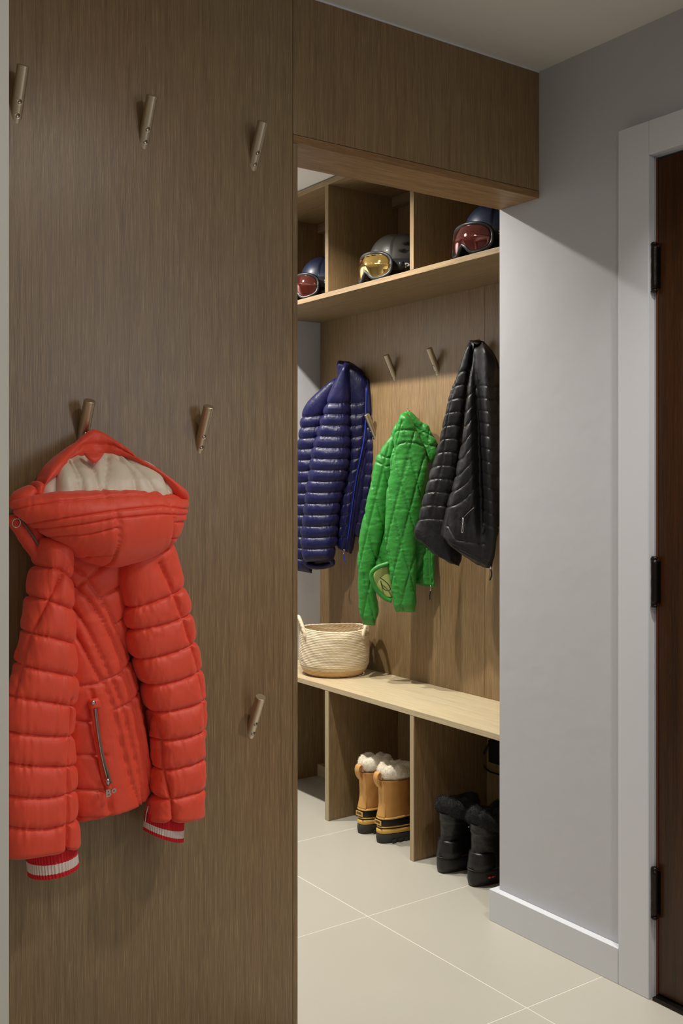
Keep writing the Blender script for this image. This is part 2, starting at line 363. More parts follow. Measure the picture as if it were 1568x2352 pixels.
# ------------------------------------------------------------------ coat hooks
def make_hook_mesh():
    r, be, L, n = .0117, math.radians(27), .109, 48
    a = np.array([0, -math.sin(be), math.cos(be)]); nr = np.array([0, -math.cos(be), -math.sin(be)]); ex = np.array([1.0, 0, 0])
    C0 = -nr * r
    th = np.linspace(0, 2 * np.pi, n, endpoint=False)
    rings = []
    s0 = r * math.cos(be) * (1 - np.sin(th)) / math.sin(be)
    for k in np.linspace(0, 1, 10):
        s = s0 + (L - .0008 - s0) * k
        rings.append(C0 + r * (np.cos(th)[:, None] * ex + np.sin(th)[:, None] * nr) + s[:, None] * a)
    rings.append(C0 + (r - .0009) * (np.cos(th)[:, None] * ex + np.sin(th)[:, None] * nr) + L * a)
    me = grid_mesh('coat_hook', np.array(rings))
    ob = bpy.data.objects.new('tmp', me); col.objects.link(ob)
    cut = []
    for z in (.0128, .0365):
        yc = z * math.tan(be) * -1
        for rad, y0, y1 in ((.0050, yc - .02, yc + .0032),):
            bm = bmesh.new(); bmesh.ops.create_cone(bm, cap_ends=True, segments=20, radius1=rad, radius2=rad, depth=y1 - y0)
            bmesh.ops.rotate(bm, verts=bm.verts, cent=(0, 0, 0), matrix=Matrix.Rotation(math.radians(90), 3, 'X'))
            bmesh.ops.translate(bm, verts=bm.verts, vec=(0, (y0 + y1) / 2, z))
            cm = bpy.data.meshes.new('c'); bm.to_mesh(cm); bm.free()
            co = bpy.data.objects.new('c', cm); col.objects.link(co); cut.append(co)
            md = ob.modifiers.new('b', 'BOOLEAN'); md.object = co; md.operation = 'DIFFERENCE'; md.solver = 'EXACT'
    dg = bpy.context.evaluated_depsgraph_get(); dg.update()
    res = bpy.data.meshes.new_from_object(ob.evaluated_get(dg)); res.name = 'coat_hook'
    for o in [ob] + cut: bpy.data.objects.remove(o)
    res.materials.clear(); res.materials.append(M['nickel'])
    bm = bmesh.new(); bm.from_mesh(res)
    for f in bm.faces: f.smooth = True
    for e in bm.edges:
        if len(e.link_faces) == 2 and e.calc_face_angle(0) > math.radians(35): e.smooth = False
    bm.to_mesh(res); bm.free()
    sb = bmesh.new()
    bmesh.ops.create_uvsphere(sb, u_segments=12, v_segments=6, radius=.0040, matrix=Matrix.Diagonal((1, .5, 1, 1)))
    sm = bpy.data.meshes.new('screw'); sb.to_mesh(sm); sb.free(); sm.materials.append(M['screw'])
    for p in sm.polygons: p.use_smooth = True
    return res, sm, be
HOOK, SCREW, HB = make_hook_mesh()
def hook(loc, rz, label, group):
    o = bpy.data.objects.new('coat_hook', HOOK); col.objects.link(o); o.location = loc; o.rotation_euler = (0, 0, rz)
    tag(o, label, 'hook', group)
    for z in (.0128, .0365):
        s = bpy.data.objects.new('screw', SCREW); col.objects.link(s); s.parent = o
        s.location = (0, -z * math.tan(HB) + .0026, z)
    return o
G1 = 'metal peg hooks on the wood wall'; G2 = 'metal peg hooks in the niche'
for (x, z), lb in {(.650, 1.988): 'top row metal peg hook on the wood wall, beside the white wall edge',
                   (.9216, 1.988): 'top row metal peg hook on the wood wall, middle of the row',
                   (1.191, 1.988): 'top row metal peg hook on the wood wall, nearest the header seam',
                   (.785, 1.342): 'metal peg hook with the red jacket hanging from it',
                   (1.055, 1.342): 'bare metal peg hook to the right of the red hood',
                   (1.1855, .6955): 'lowest metal peg hook, right of the red jacket sleeve'}.items():
    hook((x, YW, z), 0, lb, G1)
for (y, z), lb in {(3.2225, 1.680): 'bare metal peg hook right of the navy jacket, upper row',
                   (2.960, 1.679): 'bare metal peg hook left of the black jacket, upper row',
                   (2.700, 1.680): 'metal peg hook carrying the black jacket',
                   (3.352, 1.4525): 'metal peg hook in front of the navy jacket zip edge',
                   (3.090, 1.4525): 'metal peg hook carrying the green jacket',
                   (2.560, 1.4525): 'metal peg hook half hidden by the white wall corner'}.items():
    hook((XB, y, z), -math.pi / 2, lb, G2)

# ------------------------------------------------------------------ garments
def seam_dist(U, V, seams):
    d = np.full(U.shape, 1e9)
    for s in seams:
        s = np.asarray(s, float)
        for (x0, y0), (x1, y1) in zip(s[:-1], s[1:]):
            dx, dy = x1 - x0, y1 - y0; L2 = dx * dx + dy * dy + 1e-9
            t = np.clip(((U - x0) * dx + (V - y0) * dy) / L2, 0, 1)
            d = np.minimum(d, np.hypot(U - x0 - t * dx, V - y0 - t * dy))
    return d
def garment(name, material, parent, rows, p0, n, d=.05, b=.04, seams=(), A=.010, w=11, pucker=.003, pf=(.16, .03), pw=16,
            fold=.004, ff=(9, 9, 5), nt=220, na=128, ex=2.4, cap=(.06, .06), bend=0.0, seed=1, wall=None, dlist=None, blist=None, back=1.0, post=None, kind=None, capw=(0, 0), groove=.0014):
    """a stuffed cloth piece: rows are (left u, v, right u, v) outline pairs laid on a vertical plane through p0 with
    normal n, swelling by b to both sides of it; seams (pixel polylines) are stitched in, the cloth puffs up between"""
    n = np.asarray(n, float); n = n / np.linalg.norm(n)
    R = np.asarray([list(r[:4]) for r in rows], float)
    key = np.concatenate([R, np.zeros((len(R), 2))], 1)
    key[:, 4] = d if dlist is None else dlist
    key[:, 5] = b if blist is None else blist
    bnd = np.array([r[4] if len(r) > 4 else bend for r in rows], float)
    key = np.concatenate([key, bnd[:, None]], 1)
    mid = np.concatenate([(R[:, :2] + R[:, 2:]) / 2, key], 1)      # parametrise along the middle line
    K = spline(mid, nt)[:, 2:]
    th = np.linspace(0, 2 * np.pi, na, endpoint=False)
    c, s = np.cos(th), np.sin(th)
    cw = np.sign(c) * np.abs(c) ** (2 / ex); sw = np.sign(s) * np.abs(s) ** (2 / ex)
    t = np.linspace(0, 1, nt)
    capf = np.ones(nt); wf = np.ones(nt)
    for a_, e_, cwf in ((cap[0], t, capw[0]), (cap[1], 1 - t, capw[1])):
        if a_ > 0:
            q = np.sqrt(np.clip(1 - (1 - np.clip(e_ / a_, 0, 1)) ** 2, 0, 1))
            capf *= q; wf *= 1 - cwf * (1 - q)
    capf = np.maximum(capf, .04)
    L, Rr = K[:, :2], K[:, 2:4]
    m = (L + Rr) / 2; hw = (Rr - L) / 2
    U = m[:, None, 0] + cw[None] * hw[:, None, 0] * wf[:, None]
    V = m[:, None, 1] + cw[None] * hw[:, None, 1] * wf[:, None] + K[:, 6][:, None] * (1 - cw[None] ** 2)
    P0 = np.asarray(p0, float) + n * K[:, 4][:, None, None]
    P = on_plane(U, V, P0, n)
    bk = np.where(sw > 0, 1.0, back)
    P = P + n * (K[:, 5] * capf)[:, None, None] * (sw * bk)[None, :, None]
    # outward normals
    dt = np.gradient(P, axis=0); da = np.roll(P, -1, 1) - np.roll(P, 1, 1)
    N = np.cross(dt, da); N /= np.linalg.norm(N, axis=2)[..., None] + 1e-12
    cen = P.mean(1, keepdims=True)
    if ((P - cen) * N).sum() < 0: N = -N
    h = fold * fbm(P * np.asarray(ff) + seed * 7.3, seed, 3)
    if len(seams):
        D = seam_dist(U, V, seams)
        h = h + A * (1 - np.exp(-D / w)) - A * .55 - groove * np.exp(-(D / 1.7) ** 2)
        pk = fbm(np.stack([U * pf[0], V * pf[1], np.full_like(U, seed * 3.7) + np.sign(sw)[None] * 5], -1), seed + 11, 2)
        h = h + pucker * np.exp(-D / pw) * pk
    P = P + N * h[..., None] * np.clip(capf * 1.5, 0, 1)[:, None, None]
    if post is not None: P = post(P, U, V)
    P[..., 1] = np.minimum(P[..., 1], YF - .006)
    if wall == 'Y': P[..., 1] = np.minimum(P[..., 1], YW - .004 - .0)
    if wall == 'X': P[..., 0] = np.minimum(P[..., 0], XB - .004)
    me = grid_mesh(name, P)
    return tag(link_obj(name, me, material, parent), kind=kind)
def surf_tube(name, px, d, p0, n, rad, material, parent, k=40, nn=8):
    """a cord, zip or tape lying d in front of the plane, following a pixel polyline"""
    n = np.asarray(n, float) / np.linalg.norm(n); q = spline(np.asarray(px, float), k)
    dd = np.interp(np.linspace(0, 1, k), np.linspace(0, 1, len(np.atleast_1d(d))), np.atleast_1d(d)) if np.ndim(d) else np.full(k, d)
    P = np.array([on_plane(np.float64(a), np.float64(b_), np.asarray(p0) + n * e, n) for (a, b_), e in zip(q, dd)])
    return tube_obj(name, P, rad, material, parent, nn)

# ---- coral red puffer on the wood wall
NR = (0, -1, 0); PR = (0, YW, 0)
jr = thing('puffer_jacket', (.80, YW - .06, 1.34), 'coral red hooded puffer jacket with striped knit cuffs on the wood wall', 'jacket')
kw = dict(p0=PR, n=NR, wall='Y')
# torso back, inner panel glimpsed in the gap, sleeves
tors_seams = [
    [(152, 1340), (185, 1370), (215, 1415), (245, 1470), (265, 1510), (290, 1590), (310, 1680), (335, 1790), (348, 1840)],
    [(155, 1395), (180, 1430), (215, 1500), (240, 1550), (262, 1605), (280, 1680), (300, 1760), (318, 1845)],
    [(158, 1450), (175, 1480), (200, 1530), (228, 1575), (245, 1620), (262, 1700), (285, 1790), (312, 1850)],
    [(140, 1290), (180, 1320), (210, 1365), (250, 1430), (285, 1500), (310, 1590), (330, 1680), (350, 1760)],
    [(165, 1345), (215, 1300), (235, 1280)], [(210, 1372), (275, 1335)], [(250, 1430), (290, 1405)], [(215, 1560), (265, 1540), (300, 1510)], [(245, 1625), (290, 1605), (318, 1580)],
    [(165, 1652), (200, 1650)], [(165, 1728), (224, 1726)], [(165, 1806), (232, 1804)], [(170, 1570), (225, 1562)],
    [(195, 1580), (203, 1640), (212, 1720), (228, 1805), (240, 1878)], [(172, 1872), (240, 1868), (315, 1848), (342, 1822)]]
garment('torso', M['red'], jr, [(120, 1225, 395, 1225), (130, 1290, 340, 1290), (135, 1350, 300, 1350), (140, 1440, 288, 1440), (145, 1500, 292, 1500), (148, 1560, 309, 1556),
    (150, 1640, 324, 1632), (152, 1720, 338, 1700), (155, 1800, 347, 1770), (160, 1850, 346, 1812), (166, 1886, 338, 1838)],
    d=.050, b=.038, seams=tors_seams, A=.008, w=5, groove=.0022, pucker=.0014, pf=(.09, .09), fold=.004, cap=(.03, .025), bend=8, seed=3, **kw)
garment('inner_front', M['red'], jr, [(230, 1340, 330, 1340), (240, 1440, 335, 1440), (260, 1560, 345, 1560), (270, 1660, 352, 1660), (285, 1740, 352, 1740), (300, 1790, 346, 1790)],
    d=.022, b=.014, seams=[[(240, 1450), (340, 1430)], [(240, 1540), (350, 1520)], [(240, 1640), (350, 1620)]], A=.006, cap=(.05, .05), nt=90, na=64, seed=5, **kw)
lsl = [[(85, 1300), (116, 1303), (156, 1328)], [(66, 1368), (92, 1374), (160, 1396)], [(48, 1448), (95, 1456), (170, 1475)], [(30, 1522), (95, 1534), (180, 1550)],
       [(5, 1594), (23, 1594), (90, 1602), (172, 1617)], [(0, 1674), (90, 1680), (180, 1684)], [(0, 1745), (90, 1749), (180, 1751)], [(0, 1820), (90, 1820), (180, 1806)],
       [(0, 1891), (90, 1890), (180, 1871)],
       [(138, 1300), (118, 1325), (92, 1376), (75, 1415), (58, 1455), (40, 1525), (22, 1596)],
       [(150, 1600), (146, 1680), (140, 1760), (138, 1850), (136, 1945)]]
garment('sleeve', M['red'], jr, [(92, 1235, 150, 1232), (86, 1290, 155, 1290), (78, 1335, 157, 1345), (64, 1400, 160, 1412), (50, 1470, 164, 1485), (34, 1540, 172, 1558),
    (14, 1600, 170, 1616), (6, 1680, 167, 1685), (4, 1760, 169, 1760), (6, 1830, 170, 1825), (8, 1900, 171, 1885), (16, 1966, 174, 1940)],
    d=.086, b=.048, seams=lsl, A=.0105, w=7, groove=.003, ex=2.8, pucker=.0030, pf=(.14, .02), pw=18, fold=.004, cap=(.04, .02), nt=320, na=150, seed=7, **kw)
rsl = [[(270, 1400), (288, 1394), (350, 1372), (425, 1340)], [(280, 1452), (297, 1444), (360, 1428), (440, 1402)], [(295, 1520), (315, 1511), (380, 1492), (450, 1466)], [(315, 1580), (333, 1571), (400, 1553), (470, 1528)],
       [(330, 1638), (348, 1631), (410, 1617), (475, 1597)], [(335, 1701), (356, 1695), (410, 1684), (475, 1665)], [(340, 1767), (361, 1762), (410, 1749), (475, 1730)], [(340, 1830), (368, 1825), (410, 1815), (475, 1800)],
       [(345, 1290), (365, 1330), (375, 1355), (395, 1405), (420, 1470), (440, 1530), (452, 1600), (458, 1700), (460, 1800), (461, 1875)],
       [(340, 1640), (352, 1690), (358, 1760), (372, 1825), (377, 1885)]]
garment('sleeve', M['red'], jr, [(290, 1262, 385, 1240), (276, 1320, 400, 1290), (282, 1372, 415, 1345), (289, 1430, 431, 1400), (299, 1490, 441, 1455), (318, 1545, 454, 1520),
    (334, 1600, 463, 1580), (343, 1660, 465, 1645), (350, 1720, 463, 1710), (354, 1790, 463, 1780), (350, 1840, 462, 1830), (343, 1884, 456, 1872)],
    d=.083, b=.046, seams=rsl, A=.0105, w=7, groove=.003, ex=2.8, pucker=.0030, pf=(.13, .05), pw=18, fold=.004, cap=(.05, .02), nt=320, na=150, seed=9, **kw)
# knit cuffs: three bands each
def cuff(parent, L0, R0, L1, R1, d, b, fr):
    L0, R0, L1, R1 = map(np.array, (L0, R0, L1, R1))
    def band(nm, m_, f0, f1):
        rows = [tuple(L0 + (L1 - L0) * f) + tuple(R0 + (R1 - R0) * f) for f in np.linspace(f0, f1, 5)]
        def ribs(P, U, V):
            c = P.mean(1, keepdims=True); k = np.arange(P.shape[1])
            return c + (P - c) * (1 + .025 * np.sign(np.sin(k * 2 * np.pi / 8)))[None, :, None]
        garment(nm, m_, parent, rows, d=d, b=b, nt=20, na=400, cap=(0, 0), fold=0, ex=2.2, post=ribs, bend=4, **kw)
    for (nm, m_), f0, f1 in zip((('cuff', M['rib_red']), ('cuff_stripe', M['rib_white']), ('cuff_edge', M['rib_red'])), fr[:-1], fr[1:]):
        band(nm, m_, f0, f1)
cuff(jr, (60, 1950), (172, 1930), (67, 2014), (178, 1984), .085, .035, (0, .47, .83, 1.0))
cuff(jr, (336, 1865), (420, 1872), (332, 1908), (417, 1930), .080, .030, (0, .52, .83, 1.0))
# hood
hood_seams = [[(213, 1128), (225, 1160), (236, 1195), (239, 1240), (233, 1305)], [(355, 1120), (375, 1190), (377, 1230), (372, 1275)],
    [(30, 1168), (100, 1155), (213, 1138), (320, 1132), (430, 1142)], [(70, 1197), (130, 1186), (225, 1172), (340, 1160), (430, 1168)], [(85, 1210), (150, 1202), (230, 1188), (340, 1178), (430, 1182)],
    [(120, 1228), (180, 1222), (232, 1208)], [(190, 1276), (235, 1268)], [(375, 1198), (425, 1200)], [(375, 1238), (410, 1235)]]
garment('hood', M['red'], jr, [(28, 1156, 429, 1140, -26), (36, 1166, 431, 1160, -18), (58, 1184, 427, 1185, -8), (92, 1208, 416, 1212, 0), (122, 1232, 405, 1238, 6), (155, 1255, 390, 1256, 12), (185, 1276, 350, 1276, 12), (212, 1292, 290, 1292, 8)],
    d=.105, b=.070, seams=hood_seams, A=.0034, w=3, groove=.0022, pucker=.0025, pf=(.09, .03), pw=16, fold=.006, ff=(7, 7, 7), cap=(.05, .20), nt=220, na=220, ex=2.2, seed=12,
    dlist=[.10, .11, .115, .115, .112, .108, .104, .10], blist=[.055, .066, .074, .074, .070, .060, .046, .03], **kw)
lin_seams = [[(150, 1062), (158, 1100), (163, 1150)], [(158, 1060), (166, 1100), (170, 1150)], [(192, 1052), (200, 1085), (206, 1140)], [(282, 1045), (312, 1090), (335, 1130)],
    [(265, 1050), (283, 1085), (291, 1130)], [(362, 1085), (376, 1130)], [(118, 1090), (110, 1150)], [(240, 1045), (222, 1090), (214, 1135)]]
garment('hood_lining', M['cream'], jr, [(168, 1040, 288, 1040), (138, 1062, 330, 1062), (110, 1084, 362, 1084), (99, 1104, 382, 1104), (94, 1150, 390, 1132), (110, 1185, 370, 1165)],
    d=.075, b=.050, seams=lin_seams, A=.010, w=9, pucker=.002, pf=(.05, .05), fold=.006, ff=(22, 5, 6), cap=(.2, .05), nt=110, na=200, seed=14,
    dlist=[.055, .065, .075, .085, .095, .095], blist=[.02, .034, .044, .05, .052, .05], **kw)
# band of the hood brim folded up against the hook
outer = [(28, 1160), (34, 1138), (72, 1112), (98, 1098), (112, 1075), (135, 1050), (165, 1025), (193, 1003), (213, 990), (237, 998), (262, 1014), (290, 1034), (318, 1058), (352, 1078), (390, 1106), (420, 1130), (432, 1152)]
inner = [(70, 1160), (80, 1150), (94, 1142), (98, 1108), (122, 1087), (142, 1070), (165, 1056), (190, 1050), (213, 1053), (238, 1050), (262, 1048), (284, 1050), (312, 1062), (345, 1082), (375, 1106), (390, 1128), (398, 1150)]
brim_seams = [[(150, 1060), (180, 1022), (213, 1020), (250, 1022), (300, 1050)], [(73, 1110), (73, 1150)], [(90, 1104), (92, 1150)]]
garment('brim', M['red'], jr, [o_ + i_ for o_, i_ in zip(outer, inner)], d=.075, b=.026, seams=brim_seams, A=.008, w=7, pucker=.002, pf=(.07, .07), fold=.004, cap=(.05, .05), nt=220, na=64, seed=15,
    dlist=[.10, .10, .098, .09, .082, .07, .055, .043, .036, .040, .050, .062, .074, .085, .095, .10, .10], blist=[.02, .026, .03, .03, .028, .026, .022, .018, .016, .018, .022, .024, .024, .026, .028, .026, .02], **kw)
garment('neck_gusset', M['red'], jr, [(192, 1040, 240, 1040), (200, 1052, 232, 1052), (212, 1064, 220, 1064)], d=.07, b=.02, cap=(.1, .2), nt=40, na=40, fold=.002, seed=16,
    dlist=[.10, .115, .12], blist=[.01, .008, .004], **kw)
# collar flap with zip and ring at the left
garment('collar_flap', M['red'], jr, [(18, 1186, 52, 1176), (20, 1196, 78, 1196), (28, 1210, 98, 1225), (45, 1232, 105, 1250), (66, 1262, 108, 1275), (85, 1290, 112, 1295)], d=.075, b=.016,
    seams=[[(38, 1180), (92, 1262)]], A=.005, cap=(.1, .1), nt=80, na=60, fold=.003, seed=17, **kw)
surf_tube('collar_zip', [(40, 1182), (55, 1203), (72, 1226), (90, 1254)], .096, PR, NR, .0022, M['zip_tape'], jr)
rc = atY(38, 1201, YW - .098)
tube_obj('zip_ring', [(rc[0] + .0075 * math.cos(a), rc[1] - .002 * math.sin(a), rc[2] + .0085 * math.sin(a)) for a in np.linspace(0, 2 * np.pi, 28, endpoint=False)], .0012, M['steel'], jr, 8, True)
# pocket zip with tab, teeth, slider and charm
surf_tube('pocket_welt', [(212, 1622), (218, 1660), (228, 1720), (240, 1790), (252, 1812)], [.090, .0955, .094, .090, .088], PR, NR, .0055, M['red'], jr)
surf_tube('zip_tape', [(219, 1628), (226, 1680), (237, 1740), (254, 1798)], [.096, .1005, .099, .096], PR, NR, .0032, M['zip_tape'], jr)
z = surf_tube('zip_teeth', [(218, 1628), (224, 1680), (234, 1740), (246, 1790)], [.099, .1035, .102, .099], PR, NR, .0016, M['steel'], jr, 160)
tb_ = thing_tab = garment('snap_tab', M['red'], jr, [(205, 1606, 225, 1602), (203, 1616, 231, 1612), (206, 1630, 230, 1626)], d=.092, b=.008, cap=(.3, .3), nt=30, na=40, fold=.001, seed=20, **kw)
sc_ = atY(215, 1614, YW - .102)
tube_obj('snap', [(sc_[0], sc_[1] + .003, sc_[2]), (sc_[0], sc_[1], sc_[2]), (sc_[0], sc_[1] - .001, sc_[2])], [.0048, .0044, .002], M['steel'], tb_, 18)
def text_mesh(txt, size, depth=.0008, bold=0.0):
    cu = bpy.data.curves.new('t', 'FONT'); cu.body = txt; cu.size = size; cu.extrude = depth; cu.offset = bold
    cu.align_x = 'CENTER'; cu.align_y = 'CENTER'; cu.resolution_u = 4
    ob = bpy.data.objects.new('t', cu); col.objects.link(ob)
    dg = bpy.context.evaluated_depsgraph_get(); dg.update()
    me = bpy.data.meshes.new_from_object(ob.evaluated_get(dg)); bpy.data.objects.remove(ob)
    return me
def text_obj(name, txt, size, loc, rot, material, parent, depth=.0008, bold=0.0, bendfn=None):
    me = text_mesh(txt, size, depth, bold); me.materials.clear()
    me.transform(Matrix.LocRotScale(Vector(loc), rot if not isinstance(rot, tuple) else __import__('mathutils').Euler(rot), None))
    return link_obj(name, me, material, parent)
sl = atY(247, 1797, YW - .106)
tube_obj('zip_slider', [(sl[0] - .001, sl[1], sl[2] + .008), (sl[0], sl[1], sl[2] + .003), (sl[0] + .001, sl[1], sl[2] - .006)], [.0025, .0045, .003], M['steel'], jr, 12)
ch = atY(254, 1819, YW - .108)
chm = text_obj('zip_charm', 'B', .020, (ch[0] - .005, ch[1], ch[2] - .002), (math.radians(90), 0, 0), M['steel'], jr, .001, .0006)
text_obj('charm_letter', 'o', .018, (ch[0] + .0065, ch[1], ch[2] + .003), (math.radians(90), 0, 0), M['steel'], chm, .001, .0006)
# cuff zips
surf_tube('cuff_zip', [(170, 1780), (172, 1850), (174, 1938)], .085, PR, NR, .002, M['zip_tape'], jr)
surf_tube('cuff_zip_pull', [(172, 1918), (175, 1935), (176, 1956)], .087, PR, NR, .0018, M['steel'], jr)
surf_tube('cuff_zip_pull', [(340, 1852), (336, 1868), (334, 1886)], .085, PR, NR, .0018, M['steel'], jr)

# ---- jackets in the niche
def cx(lst): return [(660 + a * .3316, 760 + b_ * .3316) for a, b_ in lst]      # from enlarged-crop pixels
def rowsx(lst): return [(660 + a * .3316, 760 + b_ * .3316, 660 + c * .3316, 760 + e * .3316) for a, b_, c, e in lst]
def stripes(left, right, n, sag=4, ext=14):
    """n seam lines between two outline polylines"""
    L = spline(left, n + 2)[1:-1]; R = spline(right, n + 2)[1:-1]
    out = []
    for a, b_ in zip(L, R):
        v = (b_ - a) / np.linalg.norm(b_ - a); m = (a + b_) / 2 + np.array([0, sag])
        out.append([tuple(a - v * ext), tuple(a + (m - a) * .5 + (0, sag * .4)), tuple(m), tuple(b_ + (m - b_) * .5 + (0, sag * .4)), tuple(b_ + v * ext)])
    return out
# navy
jb = thing('down_jacket', (2.44, 3.50, 1.24), 'shiny navy blue down jacket with narrow quilting, hanging over the basket', 'jacket')
NB = (-.66, -.75, 0); PB = (2.395, 3.545, 0)
kb = dict(p0=PB, n=NB, wall='X')
L = cx([(395, 215), (335, 330), (268, 490), (240, 570), (213, 650), (188, 760), (163, 880), (148, 1000), (128, 1090), (113, 1200), (103, 1300), (95, 1400), (98, 1500), (125, 1600)])
R_ = cx([(425, 225), (428, 330), (434, 490), (436, 590), (434, 700), (430, 800), (424, 900), (408, 1010), (388, 1100), (368, 1200), (355, 1300), (345, 1400), (335, 1500), (312, 1590)])
garment('sleeve', M['navy'], jb, [a + b_ for a, b_ in zip(L, R_)], d=.060, b=.050, seams=stripes(cx([(268, 420), (240, 570), (188, 760), (148, 1000), (113, 1200), (95, 1400), (105, 1580)]), cx([(434, 420), (436, 590), (430, 800), (408, 1010), (368, 1200), (345, 1400), (325, 1570)]), 14, 3),
    A=.0085, w=6, pucker=.0022, pf=(.34, .07), pw=7, fold=.006, nt=300, na=120, cap=(.05, .04), seed=21, **kb)
L2 = cx([(340, 320), (230, 420), (130, 525), (92, 610), (78, 700), (66, 800), (58, 1000), (52, 1200), (50, 1400), (52, 1550), (62, 1660)])
R2 = cx([(370, 330), (330, 440), (290, 545), (270, 640), (260, 720), (240, 820), (220, 1000), (200, 1200), (190, 1400), (188, 1550), (170, 1680)])
garment('sleeve', M['navy'], jb, [a + b_ for a, b_ in zip(L2, R2)], d=-.01, b=.040, seams=stripes(cx([(130, 525), (92, 610), (78, 700), (60, 900), (50, 1200), (45, 1500), (60, 1640)]), cx([(300, 500), (270, 640), (260, 720), (230, 900), (200, 1200), (190, 1500), (175, 1640)]), 14, 4),
    A=.0085, w=6, pucker=.0022, pf=(.34, .07), pw=7, fold=.006, nt=280, na=110, cap=(.05, .05), seed=22, **kb)
NB2 = (-.80, -.60, 0); PB2 = (2.485, 3.452, 0)
L3 = cx([(380, 225), (350, 330), (330, 500), (330, 700), (320, 900), (310, 1100), (310, 1300), (330, 1450), (365, 1500)])
R3 = cx([(455, 240), (530, 310), (566, 400), (576, 520), (575, 700), (566, 850), (535, 1080), (490, 1300), (440, 1545)])
bs = stripes(cx([(350, 420), (330, 700), (320, 900), (310, 1100), (310, 1300), (360, 1500)]), cx([(545, 420), (535, 700), (512, 850), (468, 1080), (430, 1300), (400, 1500)]), 13, 3, 0)
zipline = cx([(545, 395), (543, 520), (540, 640), (525, 780), (500, 900), (478, 1010), (452, 1180), (425, 1380), (400, 1530)])
bs += [[(a + 3, b_) for a, b_ in zipline], [(a + 9, b_) for a, b_ in zipline[3:]], [(a + 14, b_) for a, b_ in zipline[3:]]]
garment('body', M['navy'], jb, [a + b_ for a, b_ in zip(L3, R3)], p0=PB2, n=NB2, wall='X', d=0, b=.038, seams=bs, A=.007, w=5, pucker=.002, pf=(.34, .07), pw=7, fold=.005, nt=280, na=120, cap=(.05, .02), seed=23)
garment('inner_body', M['navy'], jb, rowsx([(420, 300, 560, 330), (430, 600, 585, 600), (450, 900, 595, 900), (440, 1150, 560, 1150), (420, 1300, 525, 1330), (420, 1400, 490, 1430)]), p0=(2.512, 3.42, 0), n=(-.9, -.43, 0), wall='X', d=0, b=.015,
    seams=stripes(cx([(430, 500), (430, 1380)]), cx([(600, 500), (500, 1400)]), 10, 2), A=.006, w=6, nt=120, na=60, seed=24)
garment('collar', M['navy'], jb, rowsx([(355, 205, 430, 212), (350, 250, 480, 240), (360, 300, 530, 300), (390, 380, 560, 390), (430, 440, 560, 460)]), p0=(2.50, 3.44, 0), n=NB2, wall='X', d=.0, b=.034, fold=.006, ff=(20, 20, 10), nt=90, na=70, cap=(.2, .2), seed=25,
    seams=[cx([(430, 230), (440, 330), (450, 450)]), cx([(470, 370), (560, 420)])], A=.008, w=6)
surf_tube('zip', zipline, [.030, .036, .040, .042, .042, .042, .040, .034], PB2, NB2, .0017, M['navy_zip'], jb)
surf_tube('zip_slider', cx([(392, 1515), (388, 1545)]), .046, PB2, NB2, .0035, M['steel'], jb, 6)
surf_tube('zip_pull', cx([(388, 1545), (392, 1575), (402, 1605)]), .046, PB2, NB2, .0022, M['navy_zip'], jb, 10)
qc = cx([(218, 1600)])[0]
# rolled cuff with dark opening
cc = on_plane(np.float64(qc[0]), np.float64(qc[1]), np.asarray(PB) + np.asarray(NB) * .03, NB)
nb = np.asarray(NB) / np.linalg.norm(NB); eb = np.array([-nb[1], nb[0], 0]); ub = np.array([0, 0, 1.0]) * .9 + nb * .45; ub /= np.linalg.norm(ub)
dwn = np.cross(eb, ub)
ring = np.array([cc + eb * .058 * math.cos(a) * 1.0 + ub * .022 * math.sin(a) + nb * .010 for a in np.linspace(0, 2 * np.pi, 60, endpoint=False)])
ring += (vnoise(ring * 60, 4) * .002)[:, None]
ck = tube_obj('cuff', ring, .0115, M['navy'], jb, 14, True)
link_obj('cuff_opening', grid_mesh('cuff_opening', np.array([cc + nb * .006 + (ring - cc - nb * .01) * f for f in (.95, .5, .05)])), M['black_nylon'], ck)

# green
jg = thing('quilted_jacket', (2.45, 3.06, 1.05), 'bright green jacket with diamond quilting, lowest hung of the niche jackets', 'jacket')
NG = (-.72, -.69, 0); PG = (2.420, 3.012, 0)
def diamonds(u0, v0, u1, v1, du, dv, lean):
    out = []
    for k in np.arange(-14, 15):
        out.append([(u0 + k * du, v0), (u0 + k * du + lean, v1)]); out.append([(u0 + k * du, v0), (u0 + k * du - lean, v1)])
    return out
gd = diamonds(925, 970, 0, 1420, 36, 0, 118) + [cx([(735, 850), (770, 790), (830, 770), (900, 780), (960, 800)]), cx([(740, 700), (830, 690), (900, 690)])]
Lg = cx([(790, 568), (752, 680), (736, 800), (716, 900), (702, 1000), (692, 1100), (684, 1250), (676, 1400), (680, 1480), (704, 1600), (716, 1740), (732, 1860), (752, 1945)])
Rg = cx([(832, 566), (895, 680), (945, 800), (965, 900), (968, 1000), (950, 1100), (925, 1250), (898, 1380), (890, 1480), (888, 1620), (886, 1750), (898, 1860), (885, 1945)])
garment('sleeve', M['green'], jg, [a + b_ for a, b_ in zip(Lg, Rg)], p0=PG, n=NG, wall='X', d=.025, b=.042, seams=gd, A=.0055, w=2.6, pucker=.0018, pf=(.07, .16), pw=14, fold=.005, ff=(12, 12, 7), nt=280, na=120, cap=(.04, .05), seed=31)
gd2 = diamonds(866, 1000, 0, 1440, 36, 0, 110) + [cx([(610, 900), (690, 940), (730, 930)]), cx([(630, 850), (690, 880), (740, 880)])]
Lg2 = cx([(760, 640), (700, 770), (628, 880), (602, 970), (580, 1080), (560, 1160), (538, 1250), (514, 1350), (499, 1450), (490, 1560), (490, 1700), (494, 1850), (492, 1950), (520, 2035)])
